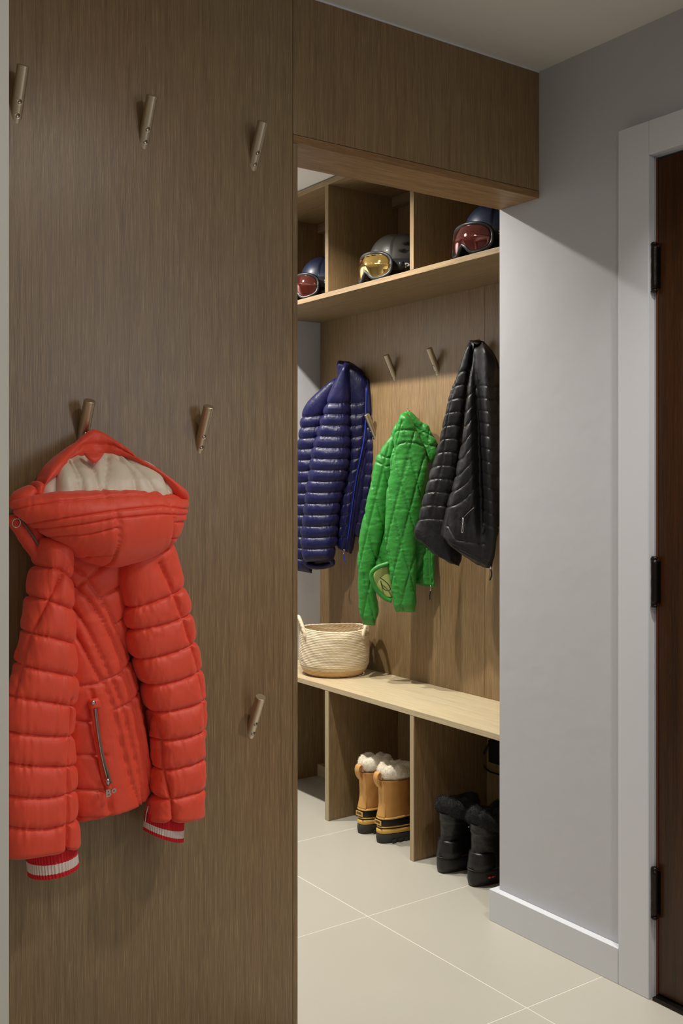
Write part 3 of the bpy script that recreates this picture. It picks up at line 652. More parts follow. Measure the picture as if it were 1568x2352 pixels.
Rg2 = cx([(790, 640), (770, 780), (745, 890), (735, 980), (722, 1090), (708, 1180), (690, 1280), (672, 1400), (645, 1490), (615, 1600), (606, 1700), (615, 1820), (634, 1950), (606, 2042)])
garment('sleeve', M['green'], jg, [a + b_ for a, b_ in zip(Lg2, Rg2)], p0=(2.42, 3.12, 0), n=NG, wall='X', d=.018, b=.036, seams=gd2, A=.0055, w=2.6, pucker=.0018, pf=(.07, .16), pw=14, fold=.005, ff=(12, 12, 7), nt=280, na=100, cap=(.04, .05), seed=32)
garment('body', M['green'], jg, rowsx([(690, 900, 960, 880), (670, 1200, 985, 1180), (640, 1400, 998, 1400), (590, 1600, 1008, 1580), (576, 1680, 1018, 1690), (600, 1700, 1026, 1780)]), p0=(2.475, 2.985, 0), n=(-.86, -.5, 0), wall='X', d=0, b=.022,
    seams=diamonds(960, 1060, 0, 1400, 36, 0, 90) + [cx([(975, 1400), (985, 1500), (990, 1770)]), cx([(880, 1755), (1026, 1770)])], A=.006, w=6, pucker=.003, pf=(.12, .12), fold=.006, nt=180, na=110, cap=(.05, .01), seed=33)
# open hem between the sleeves with the lining and a drawcord
hem_l = cx([(700, 1610), (620, 1640), (582, 1680), (590, 1740), (630, 1810), (680, 1855), (722, 1870)])
surf_tube('hem', hem_l, [.045, .055, .06, .06, .055, .05, .045], (2.42, 3.05, 0), NG, .0085, M['green'], jg, 40, 12)
garment('hem_lining', M['green_lining'], jg, rowsx([(600, 1640, 700, 1620), (590, 1690, 710, 1680), (600, 1740, 720, 1740), (640, 1800, 725, 1800), (690, 1850, 728, 1850)]), p0=(2.42, 3.05, 0), n=NG, wall='X', d=.03, b=.014, fold=.004, nt=60, na=50, seed=34)
surf_tube('drawcord', cx([(640, 1710), (670, 1730), (700, 1760), (712, 1790), (690, 1800), (660, 1780), (645, 1730)]), .058, (2.42, 3.05, 0), NG, .0017, M['black_plastic'], jg)
garment('collar', M['green'], jg, rowsx([(815, 562, 850, 566), (825, 600, 905, 620), (840, 660, 965, 645), (865, 710, 1002, 695), (890, 770, 1030, 770), (905, 820, 1030, 840), (930, 870, 1020, 885), (975, 910, 995, 912)]), p0=(2.485, 2.99, 0), n=NG, wall='X', d=0, b=.03,
    seams=[cx([(860, 640), (930, 700), (1010, 720)]), cx([(900, 720), (960, 790), (1030, 800)]), cx([(940, 640), (930, 720), (960, 850)]), cx([(990, 690), (980, 780), (1000, 880)])], A=.007, w=6, pucker=.002, pf=(.15, .15), fold=.006, ff=(16, 16, 14), nt=130, na=80, cap=(.1, .1), seed=35)
surf_tube('zip', cx([(985, 1500), (988, 1640), (992, 1775)]), .030, (2.475, 2.985, 0), (-.86, -.5, 0), .003, M['green'], jg)
surf_tube('zip_slider', cx([(992, 1765), (990, 1800)]), .034, (2.475, 2.985, 0), (-.86, -.5, 0), .003, M['steel'], jg, 6)
surf_tube('zip_pull', cx([(990, 1800), (986, 1830), (985, 1862)]), .034, (2.475, 2.985, 0), (-.86, -.5, 0), .0022, M['black_plastic'], jg, 10)

# black
jk = thing('quilted_jacket', (2.45, 2.66, 1.25), 'black quilted jacket hanging beside the white wall corner', 'jacket')
NK = (-.72, -.69, 0)
def curvy(L0, R0, n, sag): return stripes(L0, R0, n, sag, 6)
Lk = cx([(1258, 80), (1230, 140), (1198, 240), (1164, 340), (1130, 445), (1100, 560), (1068, 660), (1040, 770), (1018, 880), (990, 1000), (960, 1100), (930, 1200), (908, 1310), (884, 1420)])
Rk = cx([(1300, 80), (1290, 150), (1275, 260), (1262, 360), (1245, 470), (1232, 590), (1215, 700), (1200, 820), (1190, 930), (1180, 1050), (1170, 1170), (1165, 1300), (1190, 1450), (1208, 1560)])
garment('sleeve', M['black_nylon'], jk, [a + b_ for a, b_ in zip(Lk, Rk)] + [cx([(1000, 1530)])[0] + cx([(1188, 1632)])[0]], p0=(2.41, 2.735, 0), n=NK, wall='X', d=.012, b=.045,
    seams=curvy(cx([(1198, 240), (1100, 560), (1018, 880), (930, 1200), (890, 1400)]), cx([(1275, 200), (1232, 500), (1190, 800), (1165, 1150), (1180, 1420)]), 12, -6) + [cx([(1180, 300), (1100, 700), (1080, 900), (1000, 1300)])],
    A=.0042, w=3, pucker=.0012, pf=(.12, .05), fold=.007, ff=(18, 18, 6), nt=280, na=110, cap=(.04, .01), seed=41)
garment('cuff_opening', M['black_plastic'], jk, [cx([(900, 1400)])[0] + cx([(1150, 1400)])[0], cx([(960, 1480)])[0] + cx([(1170, 1500)])[0], cx([(1050, 1560)])[0] + cx([(1185, 1600)])[0]], p0=(2.41, 2.735, 0), n=NK, wall='X', d=.03, b=.02, nt=40, na=40, seed=45)
Lb = cx([(1285, 78), (1278, 200), (1262, 350), (1240, 520), (1218, 680), (1195, 830), (1165, 1000), (1128, 1180), (1095, 1320), (1072, 1430)])
Rb = cx([(1350, 70), (1440, 190), (1462, 350), (1466, 520), (1480, 680), (1500, 830), (1490, 1000), (1480, 1180), (1462, 1400), (1412, 1645)])
bseam = stripes(cx([(1270, 330), (1218, 680), (1165, 1000), (1090, 1330)]), cx([(1330, 260), (1300, 600), (1290, 900), (1290, 1200)]), 8, 8, 4)
bseam += stripes(cx([(1350, 300), (1350, 1400)]), cx([(1480, 300), (1470, 1450)]), 12, 3, 6)
bseam += [cx([(1225, 1310), (1290, 1220), (1310, 1150)]), cx([(1120, 1350), (1180, 1440), (1360, 1470)]), cx([(1072, 1430), (1180, 1490), (1400, 1600)])]
def foldin(P, U, V):      # deep vertical folds running down from the hook
    nn = np.asarray(NK) / np.linalg.norm(NK)
    f = np.interp(V, [790, 1000, 1200, 1280], [1, 1, .8, .2])
    uc = np.interp(V, [790, 1000, 1290], [1092, 1100, 1110])
    g = -.040 * np.exp(-((U - uc) / 12) ** 2) * f + .016 * np.exp(-((U - uc - 24) / 10) ** 2) * f
    front = ((P - P.mean(1, keepdims=True)) @ nn) > 0
    return P + nn * (g * front)[..., None]
garment('body', M['black_nylon'], jk, [a + b_ for a, b_ in zip(Lb, Rb)], p0=(2.435, 2.615, 0), n=NK, wall='X', d=.02, b=.055, seams=bseam, A=.0042, w=3, pucker=.0014, pf=(.10, .08), fold=.008, ff=(18, 18, 6), nt=300, na=160, cap=(.06, .015), bend=6, seed=42, post=foldin)
surf_tube('zip', cx([(1295, 1225), (1250, 1265), (1218, 1300)]), .077, (2.435, 2.615, 0), NK, .003, M['black_plastic'], jk, 12)
surf_tube('zip_slider', cx([(1217, 1295), (1213, 1335)]), .082, (2.435, 2.615, 0), NK, .0034, M['steel'], jk, 6)
surf_tube('zip_pull', cx([(1213, 1335), (1208, 1370), (1205, 1395), (1212, 1398), (1216, 1372), (1213, 1335)]), .084, (2.435, 2.615, 0), NK, .0015, M['steel'], jk, 30)
surf_tube('zip_slider', cx([(1400, 1610), (1408, 1650)]), .045, (2.435, 2.615, 0), NK, .0034, M['steel'], jk, 6)
surf_tube('zip_pull', cx([(1408, 1650), (1414, 1690), (1400, 1728)]), .045, (2.435, 2.615, 0), NK, .0024, M['black_plastic'], jk, 12)
garment('collar', M['black_nylon'], jk, rowsx([(1262, 66, 1330, 66), (1260, 110, 1390, 110), (1290, 200, 1440, 200), (1330, 320, 1480, 330), (1380, 420, 1480, 440)]), p0=(2.49, 2.62, 0), n=NK, wall='X', d=0, b=.03, fold=.006, ff=(20, 20, 9), nt=90, na=70, cap=(.2, .1), seed=43)

# ------------------------------------------------------------------ rope basket on the bench
BX, BY, BZ = 2.370, 3.400, .512
bk = thing('rope_basket', (BX, BY, BZ), 'round natural jute rope basket with two loop handles on the bench', 'basket')
def coil_profile(n=29, h=.185):
    out = []
    for k in range(n):
        f = k / (n - 1)
        r = .113 + .0215 * min(1, (f / .22)) ** .6 + .004 * math.sin(f * 3.1)
        if f > .85: r -= .004 * (f - .85) / .15
        out.append((r, BZ + .0052 + f * (h - .010)))
    return out
def coil_ring(r, z, rad, ph, nseg=150, nn=10, seed=0):
    th = np.linspace(0, 2 * np.pi, nseg, endpoint=False)
    wob = .0013 * fbm(np.stack([np.cos(th) * 3, np.sin(th) * 3, np.full(nseg, z * 40)], -1), 3, 2)
    sag = .004 * np.cos(2 * th + .6) * ((z - BZ) / .185) ** 2
    a = np.linspace(0, 2 * np.pi, nn, endpoint=False)
    tw = 1 + .16 * np.sin(th[:, None] * 38 + ph + a[None] * 2)             # twist of the strands
    rr = (r + wob)[:, None] + rad * tw * np.cos(a)[None]
    zz = (z + sag + .5 * wob)[:, None] + rad * 1.12 * tw * np.sin(a)[None]
    return np.stack([BX + rr * np.cos(th)[:, None], BY + rr * np.sin(th)[:, None], zz], -1)
prof = coil_profile()
def join_grids(name, grids, material, parent, wraps=True):
    vs, fs, off = [], [], 0
    for P in grids:
        nt, na = P.shape[:2]; idx = np.arange(nt * na).reshape(nt, na) + off; off += nt * na
        b_ = np.roll(idx, -1, 0)
        q = np.stack([idx, np.roll(idx, -1, 1), np.roll(b_, -1, 1), b_], -1).reshape(-1, 4)
        vs.append(P.reshape(-1, 3)); fs.append(q)
    me = bpy.data.meshes.new(name); me.from_pydata(np.concatenate(vs).tolist(), [], np.concatenate(fs).tolist())
    me.polygons.foreach_set('use_smooth', [True] * len(me.polygons))
    bm = bmesh.new(); bm.from_mesh(me); bmesh.ops.recalc_face_normals(bm, faces=bm.faces); bm.to_mesh(me); bm.free()
    return link_obj(name, me, material, parent)
for k, (r, z) in enumerate(prof):
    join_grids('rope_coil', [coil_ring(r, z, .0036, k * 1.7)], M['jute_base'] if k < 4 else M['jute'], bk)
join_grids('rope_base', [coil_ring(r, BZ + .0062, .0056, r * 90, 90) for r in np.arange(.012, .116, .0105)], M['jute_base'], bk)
for ang in (math.radians(156), math.radians(-35.3 - 12)):
    pts = []
    for f in np.linspace(0, 1, 60):
        a = ang + (f - .5) * .85
        lift = math.sin(f * math.pi) ** .6
        rr = .139 + .007 * lift * (1 if ang > 0 else 1)
        pts.append((BX + rr * math.cos(a), BY + rr * math.sin(a), BZ + .150 + .078 * lift))
    P = tube(pts, .0072, 12)
    tw = 1 + .16 * np.sin(np.arange(60)[:, None] * 1.5 + np.linspace(0, 2 * np.pi, 12, endpoint=False)[None] * 2)
    c = P.mean(1, keepdims=True); P = c + (P - c) * tw[..., None]
    link_obj('handle', grid_mesh('handle', P), M['jute'], bk)

# ------------------------------------------------------------------ boots
def ring_loft(name, rings, material, parent, M4=None, caps=True):
    P = np.array(rings)
    if M4 is not None: P = P @ np.array(M4.to_3x3()).T + np.array(M4.translation)
    return link_obj(name, grid_mesh(name, P, True, caps), material, parent)
def foot(z, heel, toe, wh, wb, n=72, tilt=0.0, ex=2.5, off=0.0):
    th = np.linspace(0, 2 * np.pi, n, endpoint=False); c, s = np.cos(th), np.sin(th)
    cw = np.sign(c) * np.abs(c) ** (2 / ex); sw = np.sign(s) * np.abs(s) ** (2 / ex)
    x = (heel + toe) / 2 + (toe - heel) / 2 * cw
    f = np.clip((x - heel) / max(toe - heel, 1e-6), 0, 1); W = wh + (wb - wh) * f * f * (3 - 2 * f)
    return np.stack([x, W * sw + off, np.full(n, z) + tilt * (x - heel)], -1)
def xf(P, M4): return np.asarray(P) @ np.array(M4.to_3x3()).T + np.array(M4.translation)
def fur_ring(name, cx0, rx, ry, z, rad, M4, material, parent, nblade=9000, ln=.010, seed=5, tilt=0.0, sagf=0.0, squash=1.25):
    th = np.linspace(0, 2 * np.pi, 120, endpoint=False); a = np.linspace(0, 2 * np.pi, 28, endpoint=False)
    wob = fbm(np.stack([np.cos(th) * 2.2, np.sin(th) * 2.2, np.full(120, seed * 3.1)], -1), seed, 2)
    R = rad * (1 + .10 * wob)[:, None]
    out = R * np.cos(a)[None]; up = R * squash * np.sin(a)[None]
    base = np.stack([cx0 + rx * np.cos(th), ry * np.sin(th), z + tilt * np.cos(th) + .006 * wob + sagf * np.cos(2 * th)], -1)
    dirr = np.stack([np.cos(th), np.sin(th), np.zeros(120)], -1)
    P = base[:, None] + dirr[:, None] * out[..., None] + np.array([0, 0, 1.0]) * up[..., None]
    Nn = P - base[:, None]; Nn /= np.linalg.norm(Nn, axis=2)[..., None]
    P = P + Nn * (.0020 * fbm(P * 170, seed, 3))[..., None]
    nt, na = P.shape[:2]; idx = np.arange(nt * na).reshape(nt, na); b_ = np.roll(idx, -1, 0)
    q = np.stack([idx, np.roll(idx, -1, 1), np.roll(b_, -1, 1), b_], -1).reshape(-1, 4)
    r2 = np.random.default_rng(seed)
    i = r2.integers(0, nt, nblade); j = r2.integers(0, na, nblade)
    p = P[i, j] + r2.normal(0, .0012, (nblade, 3)); nrm = Nn[i, j] + r2.normal(0, .45, (nblade, 3)); nrm /= np.linalg.norm(nrm, axis=1)[:, None]
    side = np.cross(nrm, r2.normal(0, 1, (nblade, 3))); side /= np.linalg.norm(side, axis=1)[:, None]
    L = ln * r2.uniform(.4, 1, (nblade, 1))
    V = np.concatenate([P.reshape(-1, 3), np.stack([p - side * .00038, p + side * .00038, p + nrm * L], 1).reshape(-1, 3)])
    o = nt * na
    tri = (np.arange(nblade * 3).reshape(-1, 3) + o)
    me = bpy.data.meshes.new(name); me.from_pydata(xf(V, M4).tolist(), [], q.tolist() + tri.tolist())
    me.polygons.foreach_set('use_smooth', [True] * len(me.polygons))
    return link_obj(name, me, material, parent)
def bootM(x, y, rz): return Matrix.Translation((x, y, 0)) @ Matrix.Rotation(rz, 4, 'Z')

def tan_boot(x, y, rz, label, flip, seed):
    t = thing('winter_boot', (x, y, 0), label, 'boot', 'tan winter boots under the bench'); T = bootM(x, y, rz)
    lug = [foot(z, h_, to, a, b_) for z, h_, to, a, b_ in ((.0005, .004, .285, .036, .046), (.004, .000, .292, .039, .049), (.018, -.002, .296, .041, .051), (.031, -.001, .297, .041, .051), (.034, .001, .295, .040, .050))]
    so = ring_loft('sole', lug, M['sole'], t, T)
    for k in range(9):       # lugs round the heel and sides
        for sgn in (-1, 1):
            px = .045 + k * .026; yy = sgn * (.0372 + .009 * min(1, k / 5))
            o = boxes('lug', [(px - .007, px + .007, yy - .003, yy + .003, .0006, .013)], M['sole'], None, .001)
            o.parent = so; o.matrix_world = T
    ring_loft('welt', [foot(z, .001 - e, .294 + e, .040 + e, .050 + e) for z, e in ((.034, -.001), (.036, .0015), (.042, .002), (.048, .0015), (.050, -.001))], M['gum'], t, T)
    ring_loft('rubber_shell', [foot(z, h_, to, a, b_, tilt=tl) for z, h_, to, a, b_, tl in ((.048, .002, .293, .039, .049, 0), (.060, .003, .291, .0395, .049, 0), (.072, .004, .286, .039, .048, .02), (.084, .006, .278, .038, .045, .05), (.089, .012, .255, .034, .038, .08), (.092, .03, .20, .02, .02, .1))], M['rubber'], t, T)
    ring_loft('shell_trim', [foot(z, .0035 - e, .288 + e, .0395 + e, .0485 + e) for z, e in ((.0545, 0), (.0555, .0016), (.0585, .0016), (.0595, 0))], M['gum'], t, T)
    ring_loft('shell_rim', [foot(z, .004 - e, .18, .040 + e, .042 + e, tilt=.03) for z, e in ((.084, 0), (.085, .002), (.0895, .002), (.091, 0))], M['gum'], t, T)
    sh = []
    for z, h_, to, a in ((.088, .0045, .178, .040), (.098, .006, .165, .0405), (.115, .010, .150, .0405), (.14, .012, .142, .0415), (.17, .012, .140, .0435), (.20, .011, .141, .046), (.221, .010, .142, .0475)):
        R = foot(z, h_, to, a, a, 96, ex=2.2); c = R.mean(0)
        R = c + (R - c) * (1 + .018 * fbm(R * 35 + seed, seed, 2))[:, None] * np.array([1, 1, 1]); R[:, 2] = z
        sh.append(R)
    sf = np.array(sh); K = [spline(sf[:, k], 40) for k in range(96)]
    ring_loft('leather_shaft', np.array(K).transpose(1, 0, 2), M['tan'], t, T)
    # heel strip with stitched edge
    strip = []
    for z, h_ in ((.090, .003), (.11, .0065), (.14, .0105), (.17, .0105), (.20, .0095), (.220, .0085)):
        w_ = .017 if z > .12 else .017 + (.12 - z) * .1
        strip.append([(h_ + .0085 * (abs(f) ** 2.2), f * w_ * 1.2, z) for f in np.linspace(-1, 1, 13)])
    S = np.array(strip); S2 = np.concatenate([S, S[:, ::-1] + np.array([.004, 0, 0])], 1)
    Sx = np.array([spline(S2[:, k], 24) for k in range(S2.shape[1])]).transpose(1, 0, 2)
    ring_loft('heel_strip', Sx, M['tan_light'], t, T)
    # pull loop
    loop = [(.006, 0, .196), (-.006, 0, .214), (-.010, 0, .232), (-.006, 0, .246), (.002, 0, .250), (.008, 0, .240), (.010, 0, .224)]
    Lp = spline(loop, 30); Lt = np.gradient(Lp, axis=0); Lt /= np.linalg.norm(Lt, axis=1)[:, None]; Ln = np.stack([-Lt[:, 2], np.zeros(30), Lt[:, 0]], -1)
    rr = []
    for p, n_ in zip(Lp, Ln): rr.append([p + n_ * .0016 + np.array([0, y_, 0]) for y_ in np.linspace(-.012, .012, 6)] + [p - n_ * .0016 + np.array([0, y_, 0]) for y_ in np.linspace(.012, -.012, 6)])
    ring_loft('pull_loop', rr, M['tan_light'], t, T)
    # label on the heel
    lab = board('heel_label', 0, .0015, -.019, .019, 0, .017, M['gum'], t, .0003)
    lt = text_mesh('SOREL', .0098, .0003, .0003); lt.materials.clear()
    lt.transform(T @ Matrix.Translation((-.0002, 0, .0735)) @ Matrix.Rotation(math.radians(-90), 4, 'Z') @ Matrix.Rotation(math.radians(90), 4, 'X'))
    lab.matrix_parent_inverse = Matrix(); lab.parent = None
    lab.data.transform(T @ Matrix.Translation((.0002, 0, .064))); lab.parent = t; lab.matrix_parent_inverse = parent_matrix(t).inverted()
    link_obj('lettering', lt, M['label_ink'], lab)
    # lacing hooks and laces at the front of the shaft
    for sgn in (-1, 1):
        for z in (.125, .155, .185, .21):
            tube_obj('lace_hook', xf([(.108, sgn * .0440, z), (.118, sgn * .0470, z + .001), (.128, sgn * .0455, z + .003), (.133, sgn * .040, z + .004)], T), .0028, M['rubber'], t, 8)
    for z in (.125, .155, .185):
        for sgn in (-1, 1):
            tube_obj('lace', xf([(.128, sgn * .042, z), (.148, sgn * .02, z + .012), (.149, 0, z + .016), (.143, -sgn * .025, z + .024), (.130, -sgn * .042, z + .030)], T), .0022, M['label_ink'], t, 8)
    fur_ring('shearling_cuff', .076, .052, .032, .246, .0180, T, M['shearling'], t, 26000, .0042, seed, tilt=-.004, squash=1.35)
    fur_ring('inner_liner', .076, .038, .022, .240, .016, T, M['shearling'], t, 3000, .006, seed + 3)
    return t
ta = math.radians(4)
tan_boot(2.213, 2.905, math.radians(-1), 'tan leather boot with white shearling cuff, the nearer of the pair', 1, 2)
tan_boot(2.216, 3.021, math.radians(3), 'tan leather boot with white shearling cuff, the farther of the pair', -1, 4)

def black_boot(x, y, rz, label, seed, h=.203, logo=True):
    t = thing('fur_boot', (x, y, 0), label, 'boot', 'black fur boots under the bench'); T = bootM(x, y, rz)
    ring_loft('sole', [foot(z, h_, to, a, b_) for z, h_, to, a, b_ in ((.0005, .004, .272, .034, .040), (.004, .0, .280, .038, .045), (.02, -.003, .284, .0405, .047), (.042, -.003, .284, .041, .047), (.050, -.001, .282, .0405, .046), (.0515, .002, .28, .039, .045))], M['rubber'], t, T)
    ring_loft('sole_seam', [foot(z, -.001 - e, .282 + e, .0405 + e, .0465 + e) for z, e in ((.050, -.001), (.0508, .001), (.0525, .001), (.0535, -.001))], M['sole'], t, T)
    lv = [(.050, .002, .280, .0385, .044, 0), (.065, .006, .270, .038, .043, .03), (.085, .010, .235, .037, .040, .05), (.10, .013, .190, .037, .038, .03), (.125, .015, .160, .039, .038, 0), (.16, .015, .150, .043, .042, 0), (h - .04, .013, .150, .046, .045, 0), (h - .01, .012, .150, .046, .045, 0)]
    R = np.array([foot(z, h_, to, a, b_, 96, tl, 2.2) for z, h_, to, a, b_, tl in lv])
    K = np.array([spline(R[:, k], 60) for k in range(96)]).transpose(1, 0, 2)
    c = K.mean(1, keepdims=True)
    K = c + (K - c) * (1 + .034 * fbm(K * np.array([28, 28, 50]) + seed * 3, seed, 3))[..., None]
    ring_loft('upper', K, M['boot_black'], t, T)
    hc = [foot(z, h_ - .002, .10, a + .0015, a + .0015, 64, ex=2.2) for z, h_, a in ((.050, .0015, .0385), (.07, .006, .038), (.09, .0095, .0375), (.10, .0115, .0372), (.104, .016, .034))]
    ring_loft('heel_counter', hc, M['boot_black'], t, T)
    fur_ring('fur_collar', .082, .058, .038, h + .002, .023, T, M['black_fur'], t, 22000, .0075, seed, tilt=-.004, sagf=.010, squash=1.15)
    fur_ring('inner_liner', .082, .038, .022, h - .005, .020, T, M['black_fur'], t, 2500, .009, seed + 3)
    # metal tag and red sole mark on the outer side (towards the opening)
    tg = xf([(.085, -.0475, h - .058), (.097, -.0482, h - .056), (.109, -.0475, h - .054)], T)
    tube_obj('metal_tag', tg, [.0030, .0036, .0030], M['steel'], t, 10)
    if logo:
        mk = tube_obj('logo', xf([(.040, -.0415, .030), (.046, -.0425, .0305), (.050, -.0425, .030)], T), [.0022, .0034, .0026], M['logo_red'], t, 10)
        tube_obj('logo_dash', xf([(.054, -.0432, .030), (.060, -.0438, .0305), (.067, -.0442, .0305)], T), [.0016, .0026, .0014], M['logo_red'], mk, 10)
    return t
black_boot(2.207, 2.565, math.radians(3), 'black winter boot with fur collar, the farther one beside the divider', 6, logo=False)
black_boot(2.214, 2.425, math.radians(0), 'black winter boot with fur collar and red sole mark, nearest the white wall', 8)

# power adapter and cord on the back panel of the right bay
pa = thing('power_adapter', (XB - .02, 2.63, .30), 'black power adapter with a cord on the back panel under the bench', 'adapter')
board('adapter_body', XB - .032, XB - .001, 2.580, 2.648, .298, .376, M['black_plastic'], pa, .004)
cpt = [atX(660 + a * .3316, 1660 + b_ * .3316, XB - .012) for a, b_ in ((1412, 90), (1395, 140), (1365, 200), (1352, 250), (1362, 300), (1395, 335), (1440, 352), (1475, 360))]
tube_obj('cord', spline(np.array(cpt), 50), .0030, M['black_plastic'], pa, 8)

# ------------------------------------------------------------------ ski helmets with goggles
def helmet(x, y, rz, label, shell, lens, frame, txt, seed, vents, z0=1.998, rose=False):
    t = thing('ski_helmet', (x, y, z0), label, 'helmet', 'ski helmets in the cubbies')
    T = Matrix.Translation((x, y, z0)) @ Matrix.Rotation(rz, 4, 'Z')
    # shell: dome over a skirt, front cut up at the brow
    nphi, nl = 160, 90
    ph = np.linspace(0, 2 * np.pi, nphi, endpoint=False); tt = np.linspace(0, 1, nl)
    A_, B_ = .138, .105; XS = -.026; zc, hd = .080, .112
    Pm = np.zeros((nl, nphi, 3)); el = np.zeros((nl, nphi))
    front = np.clip(np.cos(ph), 0, 1) ** 1.5
    lowz = .012 + .085 * front                                # brow line is higher than the ear line
    for i, q in enumerate(tt):
        if q < .3:
            z = lowz + (zc - lowz) * (q / .3) if True else 0
            z = np.where(front > .75, np.maximum(lowz, lowz + (zc + .02 - lowz) * (q / .3)), z)
            f = 1 - .08 * (1 - q / .3) ** 2 * np.ones(nphi)
        else:
            a = (q - .3) / .7 * math.pi / 2
            zb = np.where(front > .75, zc + .02, zc)
            z = zb + (zc + hd - zb) * math.sin(a) ** .95; f = math.cos(a) ** .72 * np.ones(nphi)
        Pm[i] = np.stack([A_ * f * np.cos(ph) + XS, B_ * f * np.sin(ph), z], -1)
    c0 = np.array([XS, 0, .07]); D = Pm - c0
    az = np.degrees(np.arctan2(D[..., 1], D[..., 0])); elv = np.degrees(np.arctan2(D[..., 2], np.hypot(D[..., 0], D[..., 1])))
    dirn = D / (np.linalg.norm(D, axis=2)[..., None] + 1e-9)
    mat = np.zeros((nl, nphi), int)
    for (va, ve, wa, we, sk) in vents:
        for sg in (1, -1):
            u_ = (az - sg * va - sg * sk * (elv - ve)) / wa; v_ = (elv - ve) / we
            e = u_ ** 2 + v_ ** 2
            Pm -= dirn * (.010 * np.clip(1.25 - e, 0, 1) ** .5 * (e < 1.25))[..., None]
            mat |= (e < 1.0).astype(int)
    # soft crown ridges
    Pm += dirn * (.0022 * np.cos(np.radians(az) * 6) * np.clip((elv - 25) / 30, 0, 1) * np.clip((85 - elv) / 20, 0, 1))[..., None]
    me = grid_mesh('shell', xf(Pm.reshape(-1, 3), T).reshape(Pm.shape), True, True, True, mat[:-1].reshape(-1))
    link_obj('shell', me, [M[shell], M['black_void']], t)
    # ear pads and padding
    ring_loft('padding', [np.stack([A_ * f * np.cos(ph) * .93 + XS, B_ * f * np.sin(ph) * .95, np.full(nphi, z)], -1) for z, f in ((.001, .80), (.006, .86), (.03, .90), (.07, .92), (.085, .8))], M['strap'], t, T)
    # strap band round the shell
    zs = .060 if txt == 'poc' else .072; hs = .021
    rr = []
    for a in np.linspace(math.radians(30), math.radians(330), 150):
        cx_, sy = math.cos(a), math.sin(a)
        z = zs + .010 * (1 - math.cos(a)) * .5
        o, i_ = .0050, .0020
        P4 = []
        for e, zz in ((o, -hs), (o + .001, 0), (o, hs), (i_, hs), (i_, -hs)):
            P4.append(((A_ + e) * cx_ + XS, (B_ + e) * sy, z + zz))
        rr.append(P4)
    sp = ring_loft('goggle_strap', rr, M['strap'], t, T)
    # lettering bent round the strap
    lt = text_mesh(txt, .032 if txt == 'poc' else .026, .0003, .0007)
    lt.materials.clear()
    start = math.radians(58 if txt == 'poc' else 46)
    co = np.array([v.co[:] for v in lt.vertices]); co[:, 0] -= co[:, 0].min()
    arc = (A_ + B_) / 2
    aa = start + co[:, 0] / arc
    zz = zs + .010 * (1 - np.cos(aa)) * .5 + co[:, 1] * .8
    e = .0062 + co[:, 2]
    Q = np.stack([(A_ + e) * np.cos(aa) + XS, (B_ + e) * np.sin(aa), zz], -1)
    Q = xf(Q, T)
    for v, q in zip(lt.vertices, Q): v.co = q
    link_obj('lettering', lt, M['silver_print'], sp)
    # goggles: wrapped lens with nose notch, frame, foam skirt
    N_ = 140; a = np.linspace(0, 2 * np.pi, N_, endpoint=False)
    ex = 3.0
    hy = np.sign(np.cos(a)) * np.abs(np.cos(a)) ** (2 / ex) * .098; hz = np.sign(np.sin(a)) * np.abs(np.sin(a)) ** (2 / 2.6) * .047
    zg = .055
    notch = .030 * np.exp(-(hy / .020) ** 2) * (hz < 0)
    brow = -.004 * (np.abs(hy) / .09) ** 2 * (hz > 0)
    def place(y_, z_, k=0.0):
        """wrap a flat goggle outline point round the face; k pushes it forward"""
        Rw = .102; ang = y_ / Rw
        x_ = .050 + (Rw + k) * np.cos(ang); yy = (Rw + k) * np.sin(ang) * 1.0
        zc_ = z_ - zg
        return np.stack([x_ - 1.9 * zc_ ** 2 - .18 * np.clip(zc_, 0, 1), yy, z_], -1)
    oy, oz = hy, zg + hz + notch + brow
    rings = [place(oy * f, zg + .012 * (1 - f) + (oz - zg) * f, .004 + .004 * (1 - f ** 2)) for f in (1.0, .9, .78, .62, .45, .28, .12, .02)]
    ln_ = ring_loft('lens', rings, M[lens], t, T)
    edge = place(oy * 1.02, zg + (oz - zg) * 1.03, .003)
    E = np.concatenate([edge[-1:], edge, edge[:1]])
    fr = tube(edge, .0062, 12, True); link_obj('frame', grid_mesh('frame', xf(fr.reshape(-1, 3), T).reshape(fr.shape), True, False), M[frame], t)
    skirt = [place(oy * s_, zg + (oz - zg) * s_, kk) for s_, kk in ((1.03, .001), (1.05, -.010), (1.04, -.022), (.98, -.034))]
    ring_loft('foam_skirt', skirt, M[frame], t, T, False)
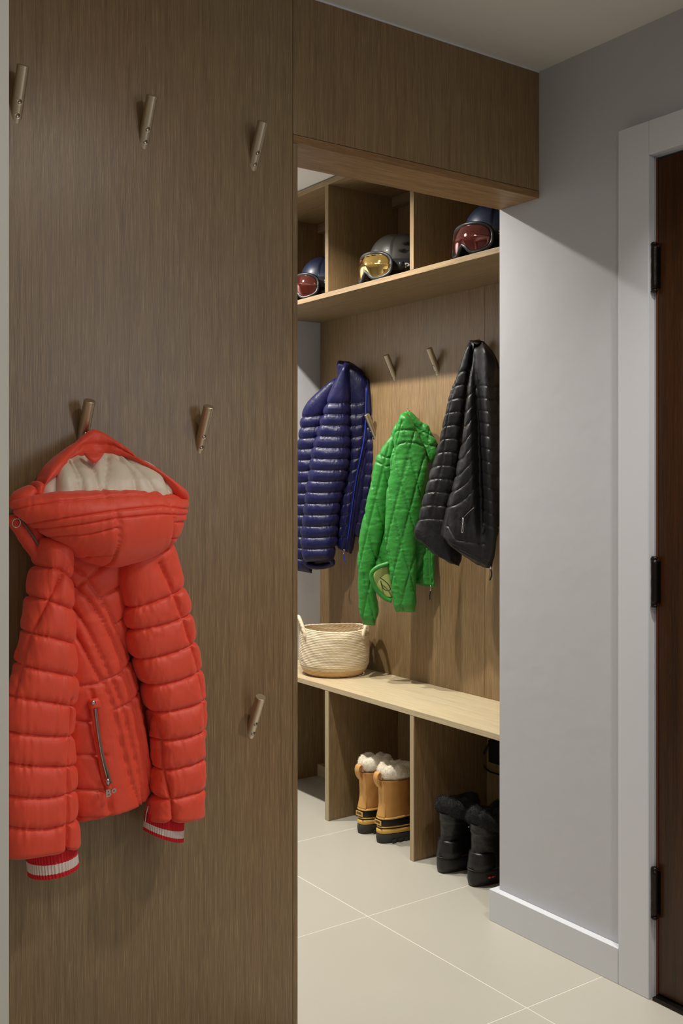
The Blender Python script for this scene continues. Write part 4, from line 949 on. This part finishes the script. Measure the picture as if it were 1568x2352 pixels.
    sk2 = [place(oy * s_, zg + (oz - zg) * s_, kk) for s_, kk in ((1.0, -.022), (.99, -.032), (.97, -.040))]
    ring_loft('foam', sk2, M['foam'], t, T, False)
    # outrigger joining frame and strap
    for sg in (1, -1):
        pts = [(.062, sg * .099, .058), (.072, sg * .101, .057), (.082, sg * .098, .056)]
        P = tube(pts, .0045, 10)
        P = np.stack([P[..., 0], P[..., 1], .055 + (P[..., 2] - .055) * 2.0], -1)
        link_obj('outrigger', grid_mesh('outrigger', xf(P.reshape(-1, 3), T).reshape(P.shape)), M[frame], t)
    if rose:
        for y0 in (-.03, .0, .03):
            p = place(np.array([y0 - .010, y0, y0 + .010]), np.full(3, zg + .047), .006)
            tube_obj('vent_clip', xf(p, T), .0022, M['black_plastic'], t, 8)
    else:
        for y0 in (.002, .028):
            p = place(np.linspace(y0 - .006, y0 + .010, 5), np.full(5, zg + .037), .0062)
            tube_obj('lens_vent', xf(p, T), .0013, M['black_void'], ln_, 8)
        lm = text_mesh('poc', .010, .0002, .0002); lm.materials.clear()
        co = np.array([v.co[:] for v in lm.vertices])
        q = place(-.040 + co[:, 0], zg + .030 + co[:, 1], .0072 + co[:, 2])
        q = xf(q, T)
        for v, w_ in zip(lm.vertices, q): v.co = w_
        link_obj('lens_print', lm, M['logo_red'], ln_)
    return t
VN = [(48, 34, 4.5, 10, .0), (20, 62, 6, 4, 0)]
VG = [(62, 36, 11, 4.5, 1.2), (50, 20, 8, 3.0, 0), (95, 30, 10, 4, 1.0)]
helmet(2.360, 2.972, math.pi + math.radians(2), 'graphite ski helmet with gold mirrored goggles in the middle cubby', 'shell_grey', 'lens_gold', 'frame_grey', 'poc', 1, VG)
helmet(2.362, 2.458, math.pi + math.radians(2), 'navy ski helmet with rose goggles in the cubby nearest the white wall', 'shell_navy', 'lens_rose', 'black_plastic', 'SMITH', 2, VN, rose=True)
helmet(2.362, 3.438, math.pi + math.radians(2), 'navy ski helmet with rose goggles in the cubby farthest left', 'shell_navy', 'lens_rose', 'black_plastic', 'SMITH', 3, VN, rose=True)
